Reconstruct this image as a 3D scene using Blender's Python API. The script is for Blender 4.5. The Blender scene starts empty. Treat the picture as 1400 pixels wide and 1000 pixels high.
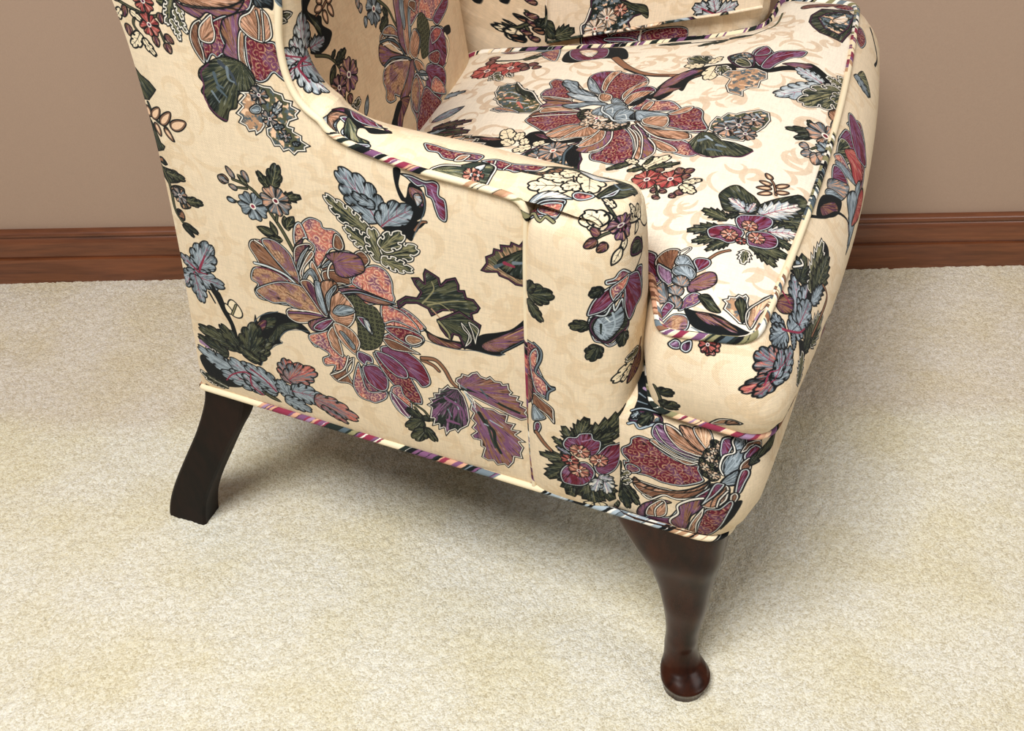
import bpy, math, random
import numpy as np
from mathutils import Matrix, Vector
from mathutils.geometry import delaunay_2d_cdt

# ------------------------------------------------------------------ camera
scene = bpy.context.scene
COL = scene.collection
PITCH, ROLL, CAM_H, FPX = math.radians(43.19), math.radians(-1.105), 1.135, 1517.5
fw = Vector((0, math.cos(PITCH), -math.sin(PITCH)))
rt = Vector((1, 0, 0)); up = rt.cross(fw)
rt2 = math.cos(ROLL) * rt + math.sin(ROLL) * up
up2 = -math.sin(ROLL) * rt + math.cos(ROLL) * up
cam = bpy.data.cameras.new('camera')
cam.sensor_width = 36; cam.lens = FPX / 1400 * 36; cam.clip_start = .02
camo = bpy.data.objects.new('camera', cam); COL.objects.link(camo)
camo.matrix_world = Matrix(((rt2.x, up2.x, -fw.x, 0), (rt2.y, up2.y, -fw.y, 0), (rt2.z, up2.z, -fw.z, CAM_H), (0, 0, 0, 1)))
scene.camera = camo

# ------------------------------------------------------------------ light and exposure
scene.view_settings.view_transform = 'Standard'
scene.view_settings.look = 'None'
scene.view_settings.gamma = 1
scene.view_settings.use_curve_mapping = False
scene.view_settings.exposure = -0.06
world = bpy.data.worlds.new('room_light'); scene.world = world
world.use_nodes = True
world.node_tree.nodes['Background'].inputs[0].default_value = (1.0, .94, .86, 1)
world.node_tree.nodes['Background'].inputs[1].default_value = .23


def area(name, loc, target, size, power, color=(1, 1, 1)):
    l = bpy.data.lights.new(name, 'AREA'); l.shape = 'RECTANGLE'
    l.size, l.size_y = size; l.energy = power; l.color = color
    o = bpy.data.objects.new(name, l); COL.objects.link(o)
    o.location = loc
    o.rotation_euler = (Vector(target) - Vector(loc)).to_track_quat('-Z', 'Y').to_euler()
    return o


area('ceiling_bounce', (-.40, -.04, 2.2), (.18, .85, .1), (.7, .6), 55, (1, .985, .96))
area('right_fill', (2.3, -.1, 2.5), (.9, 1.3, .4), (1.3, 1.0), 20, (1, .99, .97))  # added fill lamp, high on the right, to brighten that side of the wall

rng = np.random.default_rng(7)

# ------------------------------------------------------------------ object helpers
def tag(o, label=None, cat=None, kind=None):
    if label: o['label'] = label
    if cat: o['category'] = cat
    if kind: o['kind'] = kind
    return o


def mesh_obj(name, verts, faces, uvs=None, mat=None, parent=None, smooth=True):
    """uvs: one (x, y) in metres per vertex, or None"""
    me = bpy.data.meshes.new(name)
    me.from_pydata([tuple(map(float, v)) for v in verts], [], [tuple(map(int, f)) for f in faces])
    me.validate()
    if uvs is not None:
        lay = me.uv_layers.new(name='cloth')
        idx = np.empty(len(me.loops), dtype=np.int32); me.loops.foreach_get('vertex_index', idx)
        lay.data.foreach_set('uv', np.asarray(uvs, dtype=np.float32)[idx].ravel())
    if smooth:
        me.polygons.foreach_set('use_smooth', np.ones(len(me.polygons), dtype=bool))
    o = bpy.data.objects.new(name, me); COL.objects.link(o)
    if mat: me.materials.append(mat)
    if parent: o.parent = parent
    return o


class MB:
    """collects several surfaces of one part"""
    def __init__(self): self.v, self.f, self.uv = [], [], []
    def add(self, v, f, uv=None):
        n = len(self.v); self.v += [tuple(p) for p in v]
        self.f += [tuple(i + n for i in q) for q in f]
        self.uv += [tuple(p) for p in (uv if uv is not None else [(0, 0)] * len(v))]
    def grid(self, P, UV=None, close_u=False, flip=False):
        P = np.asarray(P, float); n, m = P.shape[:2]
        f = []
        for i in range(n - (0 if close_u else 1)):
            for j in range(m - 1):
                a, b = i * m + j, ((i + 1) % n) * m + j
                q = (a, b, b + 1, a + 1)
                f.append(q[::-1] if flip else q)
        self.add(P.reshape(-1, 3), f, None if UV is None else np.asarray(UV, float).reshape(-1, 2))
    def obj(self, name, mat, parent=None, smooth=True):
        return mesh_obj(name, self.v, self.f, self.uv, mat, parent, smooth)


def catmull(P, n=8, closed=False):
    P = np.asarray(P, float); N = len(P); out = []
    rngi = range(N if closed else N - 1)
    for i in rngi:
        if closed: p0, p1, p2, p3 = P[i - 1], P[i], P[(i + 1) % N], P[(i + 2) % N]
        else: p0, p1, p2, p3 = P[max(i - 1, 0)], P[i], P[i + 1], P[min(i + 2, N - 1)]
        for k in range(n):
            t = k / n
            out.append(.5 * (2 * p1 + (p2 - p0) * t + (2 * p0 - 5 * p1 + 4 * p2 - p3) * t * t + (3 * p1 - p0 - 3 * p2 + p3) * t ** 3))
    if not closed: out.append(P[-1])
    return np.array(out)


def arclen(P):
    d = np.linalg.norm(np.diff(np.asarray(P, float), axis=0), axis=1)
    return np.concatenate([[0], np.cumsum(d)])


def resample(P, step=None, n=None):
    P = np.asarray(P, float); s = arclen(P)
    if n is None: n = max(2, int(round(s[-1] / step)) + 1)
    t = np.linspace(0, s[-1], n)
    return np.stack([np.interp(t, s, P[:, k]) for k in range(P.shape[1])], 1)


def round_poly(P, R, n=6):
    """closed polygon with each corner rounded by its radius"""
    P = np.asarray(P, float); N = len(P); out = []
    for i in range(N):
        a, b, c = P[i - 1], P[i], P[(i + 1) % N]; r = R[i] if hasattr(R, '__len__') else R
        if r <= 0: out.append(b); continue
        d1 = (a - b) / np.linalg.norm(a - b); d2 = (c - b) / np.linalg.norm(c - b)
        ang = math.acos(max(-1, min(1, float(d1 @ d2)))); L = r / math.tan(ang / 2)
        p0, p2 = b + d1 * L, b + d2 * L
        for k in range(n + 1):
            t = k / n; out.append((1 - t) ** 2 * p0 + 2 * t * (1 - t) * b + t * t * p2)
    return np.array(out)


def seg_dist(X, Y, P, closed=True):
    P = np.asarray(P, float); D = np.full(np.shape(X), 1e9)
    Q = np.roll(P, -1, axis=0) if closed else P[1:]
    for a, b in zip(P if closed else P[:-1], Q):
        d = b - a; L = d @ d + 1e-18
        t = np.clip(((X - a[0]) * d[0] + (Y - a[1]) * d[1]) / L, 0, 1)
        D = np.minimum(D, np.hypot(X - a[0] - t * d[0], Y - a[1] - t * d[1]))
    return D


def inside(X, Y, P):
    P = np.asarray(P, float); r = np.zeros(np.shape(X), bool)
    for a, b in zip(P, np.roll(P, -1, axis=0)):
        c = ((a[1] > Y) != (b[1] > Y))
        with np.errstate(divide='ignore', invalid='ignore'):
            r ^= c & (X < (b[0] - a[0]) * (Y - a[1]) / (b[1] - a[1]) + a[0])
    return r


def fill_outline(P, step):
    """triangulated flat panel with inner points: returns 2d points, faces, distance to the edge"""
    P = resample(np.vstack([P, P[:1]]), step * .7)[:-1]
    xs = np.arange(P[:, 0].min(), P[:, 0].max(), step); ys = np.arange(P[:, 1].min(), P[:, 1].max(), step)
    X, Y = np.meshgrid(xs, ys); X = X.ravel(); Y = Y.ravel()
    k = inside(X, Y, P); X, Y = X[k], Y[k]; d = seg_dist(X, Y, P); k = d > step * .5
    X, Y = X[k], Y[k]
    V = [Vector(p) for p in P] + [Vector((x, y)) for x, y in zip(X, Y)]
    n = len(P)
    ov, _, of, *_ = delaunay_2d_cdt(V, [(i, (i + 1) % n) for i in range(n)], [list(range(n))], 1, 1e-6)
    A = np.array([(v.x, v.y) for v in ov])
    return A, [tuple(f) for f in of], seg_dist(A[:, 0], A[:, 1], P)


def tube(path, r, m=10, closed=False):
    """grid of a round cord along a 3d path; returns points and (length, round) coordinates"""
    P = np.asarray(path, float); n = len(P)
    if closed: T = np.roll(P, -1, 0) - np.roll(P, 1, 0)
    else: T = np.gradient(P, axis=0)
    T /= np.linalg.norm(T, axis=1)[:, None] + 1e-12
    ref = np.array([0.13, 0.21, 0.97]); s = arclen(P); G, U = [], []
    N = ref - T[0] * (ref @ T[0]); N /= np.linalg.norm(N)
    for i in range(n):
        N = N - T[i] * (N @ T[i]); N /= np.linalg.norm(N) + 1e-12; B = np.cross(T[i], N)
        rr = r[i] if hasattr(r, '__len__') else r
        G.append([P[i] + rr * (math.cos(a) * N + math.sin(a) * B) for a in np.linspace(0, 2 * math.pi, m + 1)])
        U.append([(s[i], rr * a) for a in np.linspace(0, 2 * math.pi, m + 1)])
    return np.array(G), np.array(U)


# ------------------------------------------------------------------ materials
def nodes(name):
    m = bpy.data.materials.new(name); m.use_nodes = True
    nt = m.node_tree; b = nt.nodes['Principled BSDF']
    return m, nt, b


def add(nt, kind, **kw):
    n = nt.nodes.new(kind)
    for k, v in kw.items(): setattr(n, k, v)
    return n


IMAGES = {}
def cloth_material(name, w, h):
    """woven upholstery: the printed design of one panel, w by h metres, with weave relief"""
    m, nt, b = nodes(name); L = nt.links.new
    uv = add(nt, 'ShaderNodeUVMap', uv_map='cloth')
    mp = add(nt, 'ShaderNodeMapping'); mp.inputs['Scale'].default_value = (1 / w, 1 / h, 1)
    L(uv.outputs[0], mp.inputs[0])
    im = add(nt, 'ShaderNodeTexImage'); im.interpolation = 'Linear'; im.extension = 'MIRROR'
    L(mp.outputs[0], im.inputs[0])
    L(im.outputs[0], b.inputs['Base Color'])
    hs = []
    for ax, fr in ((0, 2 * math.pi * 1000 / 1.5), (1, 2 * math.pi * 1000 / 1.7)):
        sx = add(nt, 'ShaderNodeSeparateXYZ'); L(uv.outputs[0], sx.inputs[0])
        mu = add(nt, 'ShaderNodeMath', operation='MULTIPLY'); L(sx.outputs[ax], mu.inputs[0]); mu.inputs[1].default_value = fr
        sn = add(nt, 'ShaderNodeMath', operation='SINE'); L(mu.outputs[0], sn.inputs[0]); hs.append(sn)
    ad = add(nt, 'ShaderNodeMath', operation='MULTIPLY'); L(hs[0].outputs[0], ad.inputs[0]); L(hs[1].outputs[0], ad.inputs[1])
    nz = add(nt, 'ShaderNodeTexNoise'); nz.inputs['Scale'].default_value = 900; L(uv.outputs[0], nz.inputs['Vector'])
    a2 = add(nt, 'ShaderNodeMath', operation='ADD'); L(ad.outputs[0], a2.inputs[0]); L(nz.outputs[0], a2.inputs[1])
    bp = add(nt, 'ShaderNodeBump'); bp.inputs['Strength'].default_value = .35; bp.inputs['Distance'].default_value = .0004
    L(a2.outputs[0], bp.inputs['Height'])
    n2 = add(nt, 'ShaderNodeTexNoise'); n2.inputs['Scale'].default_value = 14; n2.inputs['Detail'].default_value = 2; L(uv.outputs[0], n2.inputs['Vector'])
    b2 = add(nt, 'ShaderNodeBump'); b2.inputs['Strength'].default_value = .25; b2.inputs['Distance'].default_value = .006
    L(n2.outputs[0], b2.inputs['Height']); L(bp.outputs[0], b2.inputs['Normal'])
    L(b2.outputs[0], b.inputs['Normal'])
    b.inputs['Roughness'].default_value = .82
    b.inputs['Specular IOR Level'].default_value = .12
    b.inputs['Sheen Weight'].default_value = .03
    m['chart'] = name
    IMAGES[name] = (im, w, h)
    return m


def wood_material(name, dark, mid, rough, scale, axis_vec, coat=.3, lo=.35, hi=.7):
    m, nt, b = nodes(name); L = nt.links.new
    tc = add(nt, 'ShaderNodeTexCoord'); mp = add(nt, 'ShaderNodeMapping'); mp.inputs['Scale'].default_value = axis_vec
    L(tc.outputs['Object'], mp.inputs[0])
    n1 = add(nt, 'ShaderNodeTexNoise'); n1.inputs['Scale'].default_value = scale; n1.inputs['Detail'].default_value = 6; n1.inputs['Distortion'].default_value = 1.2
    n2 = add(nt, 'ShaderNodeTexNoise'); n2.inputs['Scale'].default_value = scale * 6; n2.inputs['Detail'].default_value = 4
    L(mp.outputs[0], n1.inputs['Vector']); L(mp.outputs[0], n2.inputs['Vector'])
    mx = add(nt, 'ShaderNodeMath', operation='MULTIPLY_ADD'); L(n2.outputs[0], mx.inputs[0]); mx.inputs[1].default_value = .45; L(n1.outputs[0], mx.inputs[2])
    sb = add(nt, 'ShaderNodeMath', operation='SUBTRACT'); L(mx.outputs[0], sb.inputs[0]); sb.inputs[1].default_value = .23
    cr = add(nt, 'ShaderNodeValToRGB'); L(sb.outputs[0], cr.inputs[0])
    cr.color_ramp.elements[0].position = lo; cr.color_ramp.elements[0].color = (*dark, 1)
    cr.color_ramp.elements[1].position = hi; cr.color_ramp.elements[1].color = (*mid, 1)
    L(cr.outputs[0], b.inputs['Base Color'])
    b.inputs['Roughness'].default_value = rough
    b.inputs['Coat Weight'].default_value = coat; b.inputs['Coat Roughness'].default_value = .18
    bp = add(nt, 'ShaderNodeBump'); bp.inputs['Strength'].default_value = .1; bp.inputs['Distance'].default_value = .0006
    L(n2.outputs[0], bp.inputs['Height']); L(bp.outputs[0], b.inputs['Normal'])
    return m


def plain_material(name, col, rough=.8):
    m, nt, b = nodes(name)
    nz = add(nt, 'ShaderNodeTexNoise'); nz.inputs['Scale'].default_value = 300
    mr = add(nt, 'ShaderNodeMixRGB'); nt.links.new(nz.outputs[0], mr.inputs[0])
    mr.inputs[1].default_value = (*[c * .85 for c in col], 1); mr.inputs[2].default_value = (*[min(1, c * 1.15) for c in col], 1)
    nt.links.new(mr.outputs[0], b.inputs['Base Color']); b.inputs['Roughness'].default_value = rough
    return m


# ------------------------------------------------------------------ the room
WALL_Y, WYAW = 1.446, math.radians(-.163)
wall_root_dir = np.array([math.cos(WYAW), math.sin(WYAW)]); wall_n = np.array([math.sin(WYAW), -math.cos(WYAW)])

m_wall, nt, b = nodes('painted_plaster'); L = nt.links.new
nz = add(nt, 'ShaderNodeTexNoise'); nz.inputs['Scale'].default_value = 420; nz.inputs['Detail'].default_value = 3
tc = add(nt, 'ShaderNodeTexCoord'); L(tc.outputs['Object'], nz.inputs['Vector'])
mr = add(nt, 'ShaderNodeMixRGB'); L(nz.outputs[0], mr.inputs[0])
mr.inputs[1].default_value = (.40, .280, .208, 1); mr.inputs[2].default_value = (.44, .314, .236, 1); L(mr.outputs[0], b.inputs['Base Color'])
bp = add(nt, 'ShaderNodeBump'); bp.inputs['Strength'].default_value = .25; bp.inputs['Distance'].default_value = .001; L(nz.outputs[0], bp.inputs['Height']); L(bp.outputs[0], b.inputs['Normal'])
b.inputs['Roughness'].default_value = .55


def along_wall(x, d, z):
    """x along the wall, d out from it towards the room"""
    p = np.array([0, WALL_Y]) + wall_root_dir * x + wall_n * d
    return (p[0], p[1], z)


mb = MB()
c = [along_wall(x, d, z) for d in (0, -.12) for x, z in ((-2.2, -.02), (2.6, -.02), (2.6, 2.5), (-2.2, 2.5))]
mb.add(c, [(0, 1, 2, 3), (7, 6, 5, 4), (0, 4, 5, 1), (1, 5, 6, 2), (2, 6, 7, 3), (3, 7, 4, 0)])
tag(mb.obj('wall_back', m_wall, smooth=False), kind='structure')

m_base = wood_material('stained_baseboard', (.080, .023, .008), (.25, .080, .029), .34, 4, (1.0, 6, 14), .35, .22, .85)
prof = [(d_, z_ * .905) for d_, z_ in [(0, .1046), (.006, .1046), (.010, .1030), (.0125, .0995), (.0125, .0965), (.0105, .0935), (.0085, .0925),
        (.0085, .0905), (.0110, .0880), (.0125, .0800), (.0155, .0700), (.0165, .0600), (.0155, .0550), (.0140, .0525), (.0135, .0510),
        (.0175, .0500), (.0180, .0475), (.0180, -.01), (0, -.01)]]
xs = np.linspace(-2.2, 2.6, 25)
mb = MB(); mb.grid([[along_wall(x, d, z) for d, z in prof] for x in xs])
o = mb.obj('baseboard_back', m_base); tag(o, kind='structure')
md = o.modifiers.new('edge', 'EDGE_SPLIT'); md.split_angle = math.radians(40)

# carpet: cut pile, a dense relief of tufts
def vnoise(X, Y, seed):
    r = np.random.default_rng(seed); T = r.random((256, 256))
    xi = np.floor(X).astype(int); yi = np.floor(Y).astype(int); fx = X - xi; fy = Y - yi
    fx = fx * fx * (3 - 2 * fx); fy = fy * fy * (3 - 2 * fy)
    g = lambda a, b_: T[a % 256, b_ % 256]
    return (g(xi, yi) * (1 - fx) + g(xi + 1, yi) * fx) * (1 - fy) + (g(xi, yi + 1) * (1 - fx) + g(xi + 1, yi + 1) * fx) * fy


m_carpet, nt, b = nodes('cut_pile_carpet'); L = nt.links.new
tc = add(nt, 'ShaderNodeTexCoord')
def noise(scale, detail=2, rough=.5):
    n = add(nt, 'ShaderNodeTexNoise'); n.inputs['Scale'].default_value = scale; n.inputs['Detail'].default_value = detail
    n.inputs['Roughness'].default_value = rough; L(tc.outputs['Object'], n.inputs['Vector']); return n
nf = noise(560, 3, .7); nm = noise(8, 4); nl = noise(2.0, 2); nk = noise(90, 2)
vo = add(nt, 'ShaderNodeTexVoronoi'); vo.inputs['Scale'].default_value = 400; L(tc.outputs['Object'], vo.inputs['Vector'])
sp = add(nt, 'ShaderNodeSeparateColor'); L(vo.outputs['Color'], sp.inputs[0])
ma = add(nt, 'ShaderNodeMath', operation='MULTIPLY_ADD'); L(sp.outputs[0], ma.inputs[0]); ma.inputs[1].default_value = .38; L(nf.outputs[0], ma.inputs[2])
mb_ = add(nt, 'ShaderNodeMath', operation='MULTIPLY_ADD'); L(nk.outputs[0], mb_.inputs[0]); mb_.inputs[1].default_value = .16; L(ma.outputs[0], mb_.inputs[2])
cr = add(nt, 'ShaderNodeValToRGB'); L(mb_.outputs[0], cr.inputs[0])
e = cr.color_ramp.elements
e[0].position = .42; e[0].color = (.56, .49, .345, 1); e[1].position = .98; e[1].color = (.95, .93, .83, 1)
x = e.new(.70); x.color = (.81, .76, .61, 1)
# worn and faintly stained patches, and the pile laid over the other way towards the wall
cr2 = add(nt, 'ShaderNodeValToRGB'); L(nm.outputs[0], cr2.inputs[0])
cr2.color_ramp.elements[0].position = .36; cr2.color_ramp.elements[0].color = (.955, .92, .81, 1)
cr2.color_ramp.elements[1].position = .58; cr2.color_ramp.elements[1].color = (1, 1, 1, 1)
mu = add(nt, 'ShaderNodeMixRGB', blend_type='MULTIPLY'); mu.inputs[0].default_value = 1
L(cr.outputs[0], mu.inputs[1]); L(cr2.outputs[0], mu.inputs[2])
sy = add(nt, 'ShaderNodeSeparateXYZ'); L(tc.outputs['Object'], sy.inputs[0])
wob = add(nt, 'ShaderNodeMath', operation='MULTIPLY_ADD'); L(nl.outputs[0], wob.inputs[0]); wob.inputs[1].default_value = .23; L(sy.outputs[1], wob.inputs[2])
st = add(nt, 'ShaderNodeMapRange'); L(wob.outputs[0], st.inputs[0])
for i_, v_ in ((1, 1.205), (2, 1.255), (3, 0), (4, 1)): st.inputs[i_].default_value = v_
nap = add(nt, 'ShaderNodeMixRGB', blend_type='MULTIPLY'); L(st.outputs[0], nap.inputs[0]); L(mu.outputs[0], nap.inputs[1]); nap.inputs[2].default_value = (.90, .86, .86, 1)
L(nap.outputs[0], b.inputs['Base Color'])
b.inputs['Roughness'].default_value = .95; b.inputs['Specular IOR Level'].default_value = .1; b.inputs['Sheen Weight'].default_value = .15
hh = add(nt, 'ShaderNodeMath', operation='SUBTRACT'); L(nf.outputs[0], hh.inputs[0]); L(vo.outputs['Distance'], hh.inputs[1])
bp = add(nt, 'ShaderNodeBump'); bp.inputs['Strength'].default_value = .65; bp.inputs['Distance'].default_value = .0022
L(hh.outputs[0], bp.inputs['Height']); L(bp.outputs[0], b.inputs['Normal'])

xs = np.arange(-.95, 1.25, .0028); ys = np.arange(.30, 1.455, .0028)
X, Y = np.meshgrid(xs, ys, indexing='ij')
Z = -.003 + .0032 * vnoise(X * 330, Y * 330, 1) + .0014 * vnoise(X * 120, Y * 120, 2) + .003 * vnoise(X * 14, Y * 14, 3) + .004 * vnoise(X * 4, Y * 4, 4) - .004
n, m = X.shape
me = bpy.data.meshes.new('floor')
V = np.stack([X, Y, Z], 2).reshape(-1, 3).astype(np.float32)
I = (np.arange(n - 1)[:, None] * m + np.arange(m - 1)[None]).ravel()
Fq = np.stack([I, I + m, I + m + 1, I + 1], 1).astype(np.int32)
# a coarse skirt carries the carpet on beyond the part that shows
S = []
bx0, bx1, by0, by1 = xs[0], xs[-1], ys[0], ys[-1]
ring_in = [0, (n - 1) * m, (n - 1) * m + m - 1, m - 1]
outer = np.array([(-2.2, -1.2, -.005), (2.6, -1.2, -.005), (2.6, 1.5, -.005), (-2.2, 1.5, -.005)], np.float32)
base = len(V); V = np.vstack([V, outer])
for k in range(4): S.append((ring_in[k], base + k, base + (k + 1) % 4, ring_in[(k + 1) % 4]))
Fq = np.vstack([Fq, np.array(S, np.int32)])
me.vertices.add(len(V)); me.vertices.foreach_set('co', V.ravel())
me.loops.add(len(Fq) * 4); me.loops.foreach_set('vertex_index', Fq.ravel())
me.polygons.add(len(Fq)); me.polygons.foreach_set('loop_start', np.arange(0, len(Fq) * 4, 4, dtype=np.int32))
me.update(calc_edges=True); me.polygons.foreach_set('use_smooth', np.ones(len(Fq), dtype=bool))
me.materials.append(m_carpet)
o = bpy.data.objects.new('floor', me); COL.objects.link(o); tag(o, kind='structure')

# ------------------------------------------------------------------ the armchair
# own axes: x forward, y across (near side negative), z up
HF, HB, DEPTH, ZB = .3439, .3182, .5908, .275
chair = bpy.data.objects.new('wing_armchair', None); COL.objects.link(chair)
chair.location = (.3169, .9833, 0); chair.rotation_euler = (0, 0, math.radians(-20.58))
tag(chair, 'upholstered wing armchair in cream fabric printed with plum and blue flowers', 'armchair')
def side_v(u): return -(HF + (HF - HB) / DEPTH * u)       # outer side line (near), negative

PIP = 2500      # texels per metre of cloth
M = {}
for nme, w, h in (('side', .44, .54), ('arm', .40, .36), ('wing', .30, .34), ('post', .30, .40), ('rail', 1.14, .27),
                  ('seat', .72, .53), ('boxing', 2.20, .16), ('back', .56, .64), ('far_arm', .40, .36), ('cover', .40, .30)):
    M[nme] = cloth_material('cloth_' + nme, w, h); M[nme]['size'] = (w, h)
m_under = plain_material('black_dust_cloth', (.02, .018, .016), .9)

# silhouette of a side: arm line and wing, in (u, z)
ARM = [(-.197, .608), (-.201, .619), (-.212, .6245), (-.248, .6275), (-.294, .630), (-.321, .634), (-.352, .640), (-.372, .648), (-.3805, .658)]
WING = [(-.3805, .658), (-.393, .6665), (-.402, .680), (-.407, .700), (-.407, .726), (-.402, .757), (-.396, .82), (-.386, .90), (-.390, .97), (-.415, 1.03), (-.46, 1.06), (-.52, 1.075), (-.60, 1.08)]
arm_c = catmull(ARM, 6); wing_c = catmull(WING, 6)
BACKL = [(-.655, 1.06), (-.60, .86), (-.570, .731), (-.5635, .65), (-.564, .559), (-.571, .453), (-.582, .352), (-.5905, ZB)]
back_c = catmull(BACKL, 6)
SIDE = np.vstack([arm_c[:-1], wing_c, back_c, [(-.191, ZB)]])
SIDE2 = resample(np.vstack([[(-.191, ZB)], SIDE[:1]]), n=8)
SIDE = np.vstack([SIDE, SIDE2[1:-1]])

def side_panel(sgn):
    A, Fc, d = fill_outline(SIDE, .010)
    bul = .006 * (1 - np.exp(-d / .02)) + .004 * np.exp(-((A[:, 0] + .38) ** 2 + (A[:, 1] - .42) ** 2) / .03)
    V = [(u, sgn * (-side_v(u)) + sgn * (b_ - .003), z) for (u, z), b_ in zip(A, bul)]
    UV = [(u + .60, z - .26) for u, z in A]
    mb = MB(); mb.add(V, Fc, UV)
    # turned-in rim so that the panel has thickness
    P = resample(np.vstack([SIDE, SIDE[:1]]), .012)
    mb.grid([[(u, sgn * (-side_v(u)) - sgn * (.003 + k), z) for k in (0, .02)] for u, z in P], [[(u + .60, z - .26 - k) for k in (0, .02)] for u, z in P])
    return mb.obj('outer_side_panel', M['side'], chair)
side_near = side_panel(-1); side_panel(1)

# arm and wing: one padded roll over the outline of the side, split at the sewn seam into armrest and wing
TOPPATH = catmull([(-.155, .621), (-.18, .6245), (-.215, .6255), (-.248, .6275), (-.294, .630), (-.321, .634), (-.352, .640), (-.372, .648), (-.3805, .658)], 6)
ROLL_PATH = resample(np.vstack([TOPPATH[:-1], wing_c]), .006)
def roll(sgn, mat_arm, mat_wing):
    P = ROLL_PATH; n = len(P); s = arclen(P); G, U = [], []
    seam = int(np.argmin(np.hypot(P[:, 0] + .381, P[:, 1] - .6585)))
    T = np.gradient(P, axis=0)
    for _ in range(6): T[1:-1] = (T[:-2] + T[1:-1] * 2 + T[2:]) / 4
    T /= np.linalg.norm(T, axis=1)[:, None]
    for i, (u, z) in enumerate(P):
        t = min(1, max(0, (i - seam * .45) / (seam * .55)))
        th = .076 + (.058 - .076) * t * t * (3 - 2 * t)
        o0 = -side_v(u); nrm = np.array([T[i][1], -T[i][0]])
        sec = [(0, -.004), (.002, .001), (.010, .0045), (.022, .006), (th * .5, .0045), (th - .026, .0005), (th - .014, -.005), (th - .005, -.012), (th + .0, -.020), (th + .002, -.034)]
        row, uv, q0, acc = [], [], None, 0
        pad = .030 * min(1, max(0, (-u - .12) / .33))
        for k in range(1, 8): sec.append((th + .002 + pad * (k / 7) ** 2, -.034 - .235 * k / 7))
        for dv, dn in sec:
            p = (max(u + nrm[0] * dn, -.545), sgn * (o0 - .001 - dv), max(.40, z + nrm[1] * dn))
            if q0 is not None: acc += math.dist(p, q0)
            q0 = p; row.append(p); uv.append((s[i] + .07, acc + .01))
        G.append(row); U.append(uv)
    G = np.array(G); U = np.array(U)
    mb = MB(); mb.grid(G[:seam + 1], U[:seam + 1])
    # rounded nose over the front post
    last, ul = G[0], U[0]; R, UR = [], []
    c0 = abs(last[0][1]) - .0385
    for a in np.linspace(0, math.pi / 2, 13):
        row, uv = [], []
        for j in range(17):
            p = last[j]; e = min(1, abs(abs(p[1]) - c0) / .0395)
            reach = .034 * (1 - e ** 3.4) ** (1 / 3.4) + .0065
            w = 1 if j < 9 else 0
            drop = .0155 * (1 - math.cos(a)) ** 1.6
            row.append((p[0] + reach * math.sin(a), p[1], p[2] - drop)); uv.append((ul[j][0] - .048 * a / (math.pi / 2), ul[j][1]))
        R.append(row); UR.append(uv)
    mb.grid(R, UR)
    # stuffing where nose, post and inner face meet
    bl, bu = [], []
    for a in np.linspace(0, math.pi, 9):
        for_row = [(-.168 + .036 * math.cos(a), sgn * (.300 + .0395 * math.sin(a) * math.cos(t)), .598 + .0225 * math.sin(a) * math.sin(t)) for t in np.linspace(0, 2 * math.pi, 17)]
        bl.append(for_row); bu.append([(.12, .2)] * 17)
    mb.grid(bl, bu)
    arm = mb.obj('armrest', mat_arm, chair)
    U2 = U[seam:].copy(); U2[:, :, 0] -= s[seam] + .06
    mb = MB(); mb.grid(G[seam:], U2); wing = mb.obj('wing', mat_wing, chair)
    return arm, wing
arm_near, wing_near = roll(-1, M['arm'], M['wing']); arm_far, wing_far = roll(1, M['far_arm'], M['wing'])

# front post of each arm: padded, rounded plan, z from the base to just under the arm top
def post(sgn):
    plan = catmull([(-.200, -.3335), (-.192, -.342), (-.175, -.3465), (-.150, -.3480), (-.130, -.3445), (-.115, -.335), (-.108, -.316), (-.1065, -.292), (-.112, -.268), (-.124, -.257), (-.145, -.2560), (-.168, -.2565), (-.186, -.266)], 6)
    plan = resample(plan, .004); s = arclen(plan)
    zs = [.276, .288, .32, .37, .42, .47, .52, .56, .585, .600, .608, .612, .614]
    ins = [.007, .003, .001, 0, 0, 0, 0, .0003, .0010, .0026, .006, .014, .030]
    # the panel leans forward a little at mid height
    cen = np.array([-.155, -.295]); G, U = [], []
    for i, p in enumerate(plan):
        row, uv, acc, q0 = [], [], 0, None
        for z, dn in zip(zs, ins):
            d = cen - p; L_ = np.linalg.norm(d); q = p + d / L_ * dn
            lean = float(np.interp(z, [.27, .34, .39, .43, .48, .54, .60, .63], [.018, .014, .008, .006, .006, .003, -.002, -.003]))
            w = 1 if i > len(plan) * .25 else i / (len(plan) * .25)
            back = 0
            P3 = (q[0] + lean * w + back, sgn * -q[1], z)
            if q0: acc += math.dist(P3, q0)
            q0 = P3; row.append(P3); uv.append((s[i] + .02, acc + .005))
        G.append(row); U.append(uv)
    mb = MB(); mb.grid(G, U)
    top = [g[-1] for g in G]; mb.add(top, [tuple(range(len(top)))], [u[-1] for u in U])
    return mb.obj('arm_front_panel', M['post'], chair)
post_near = post(-1); post(1)

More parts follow.
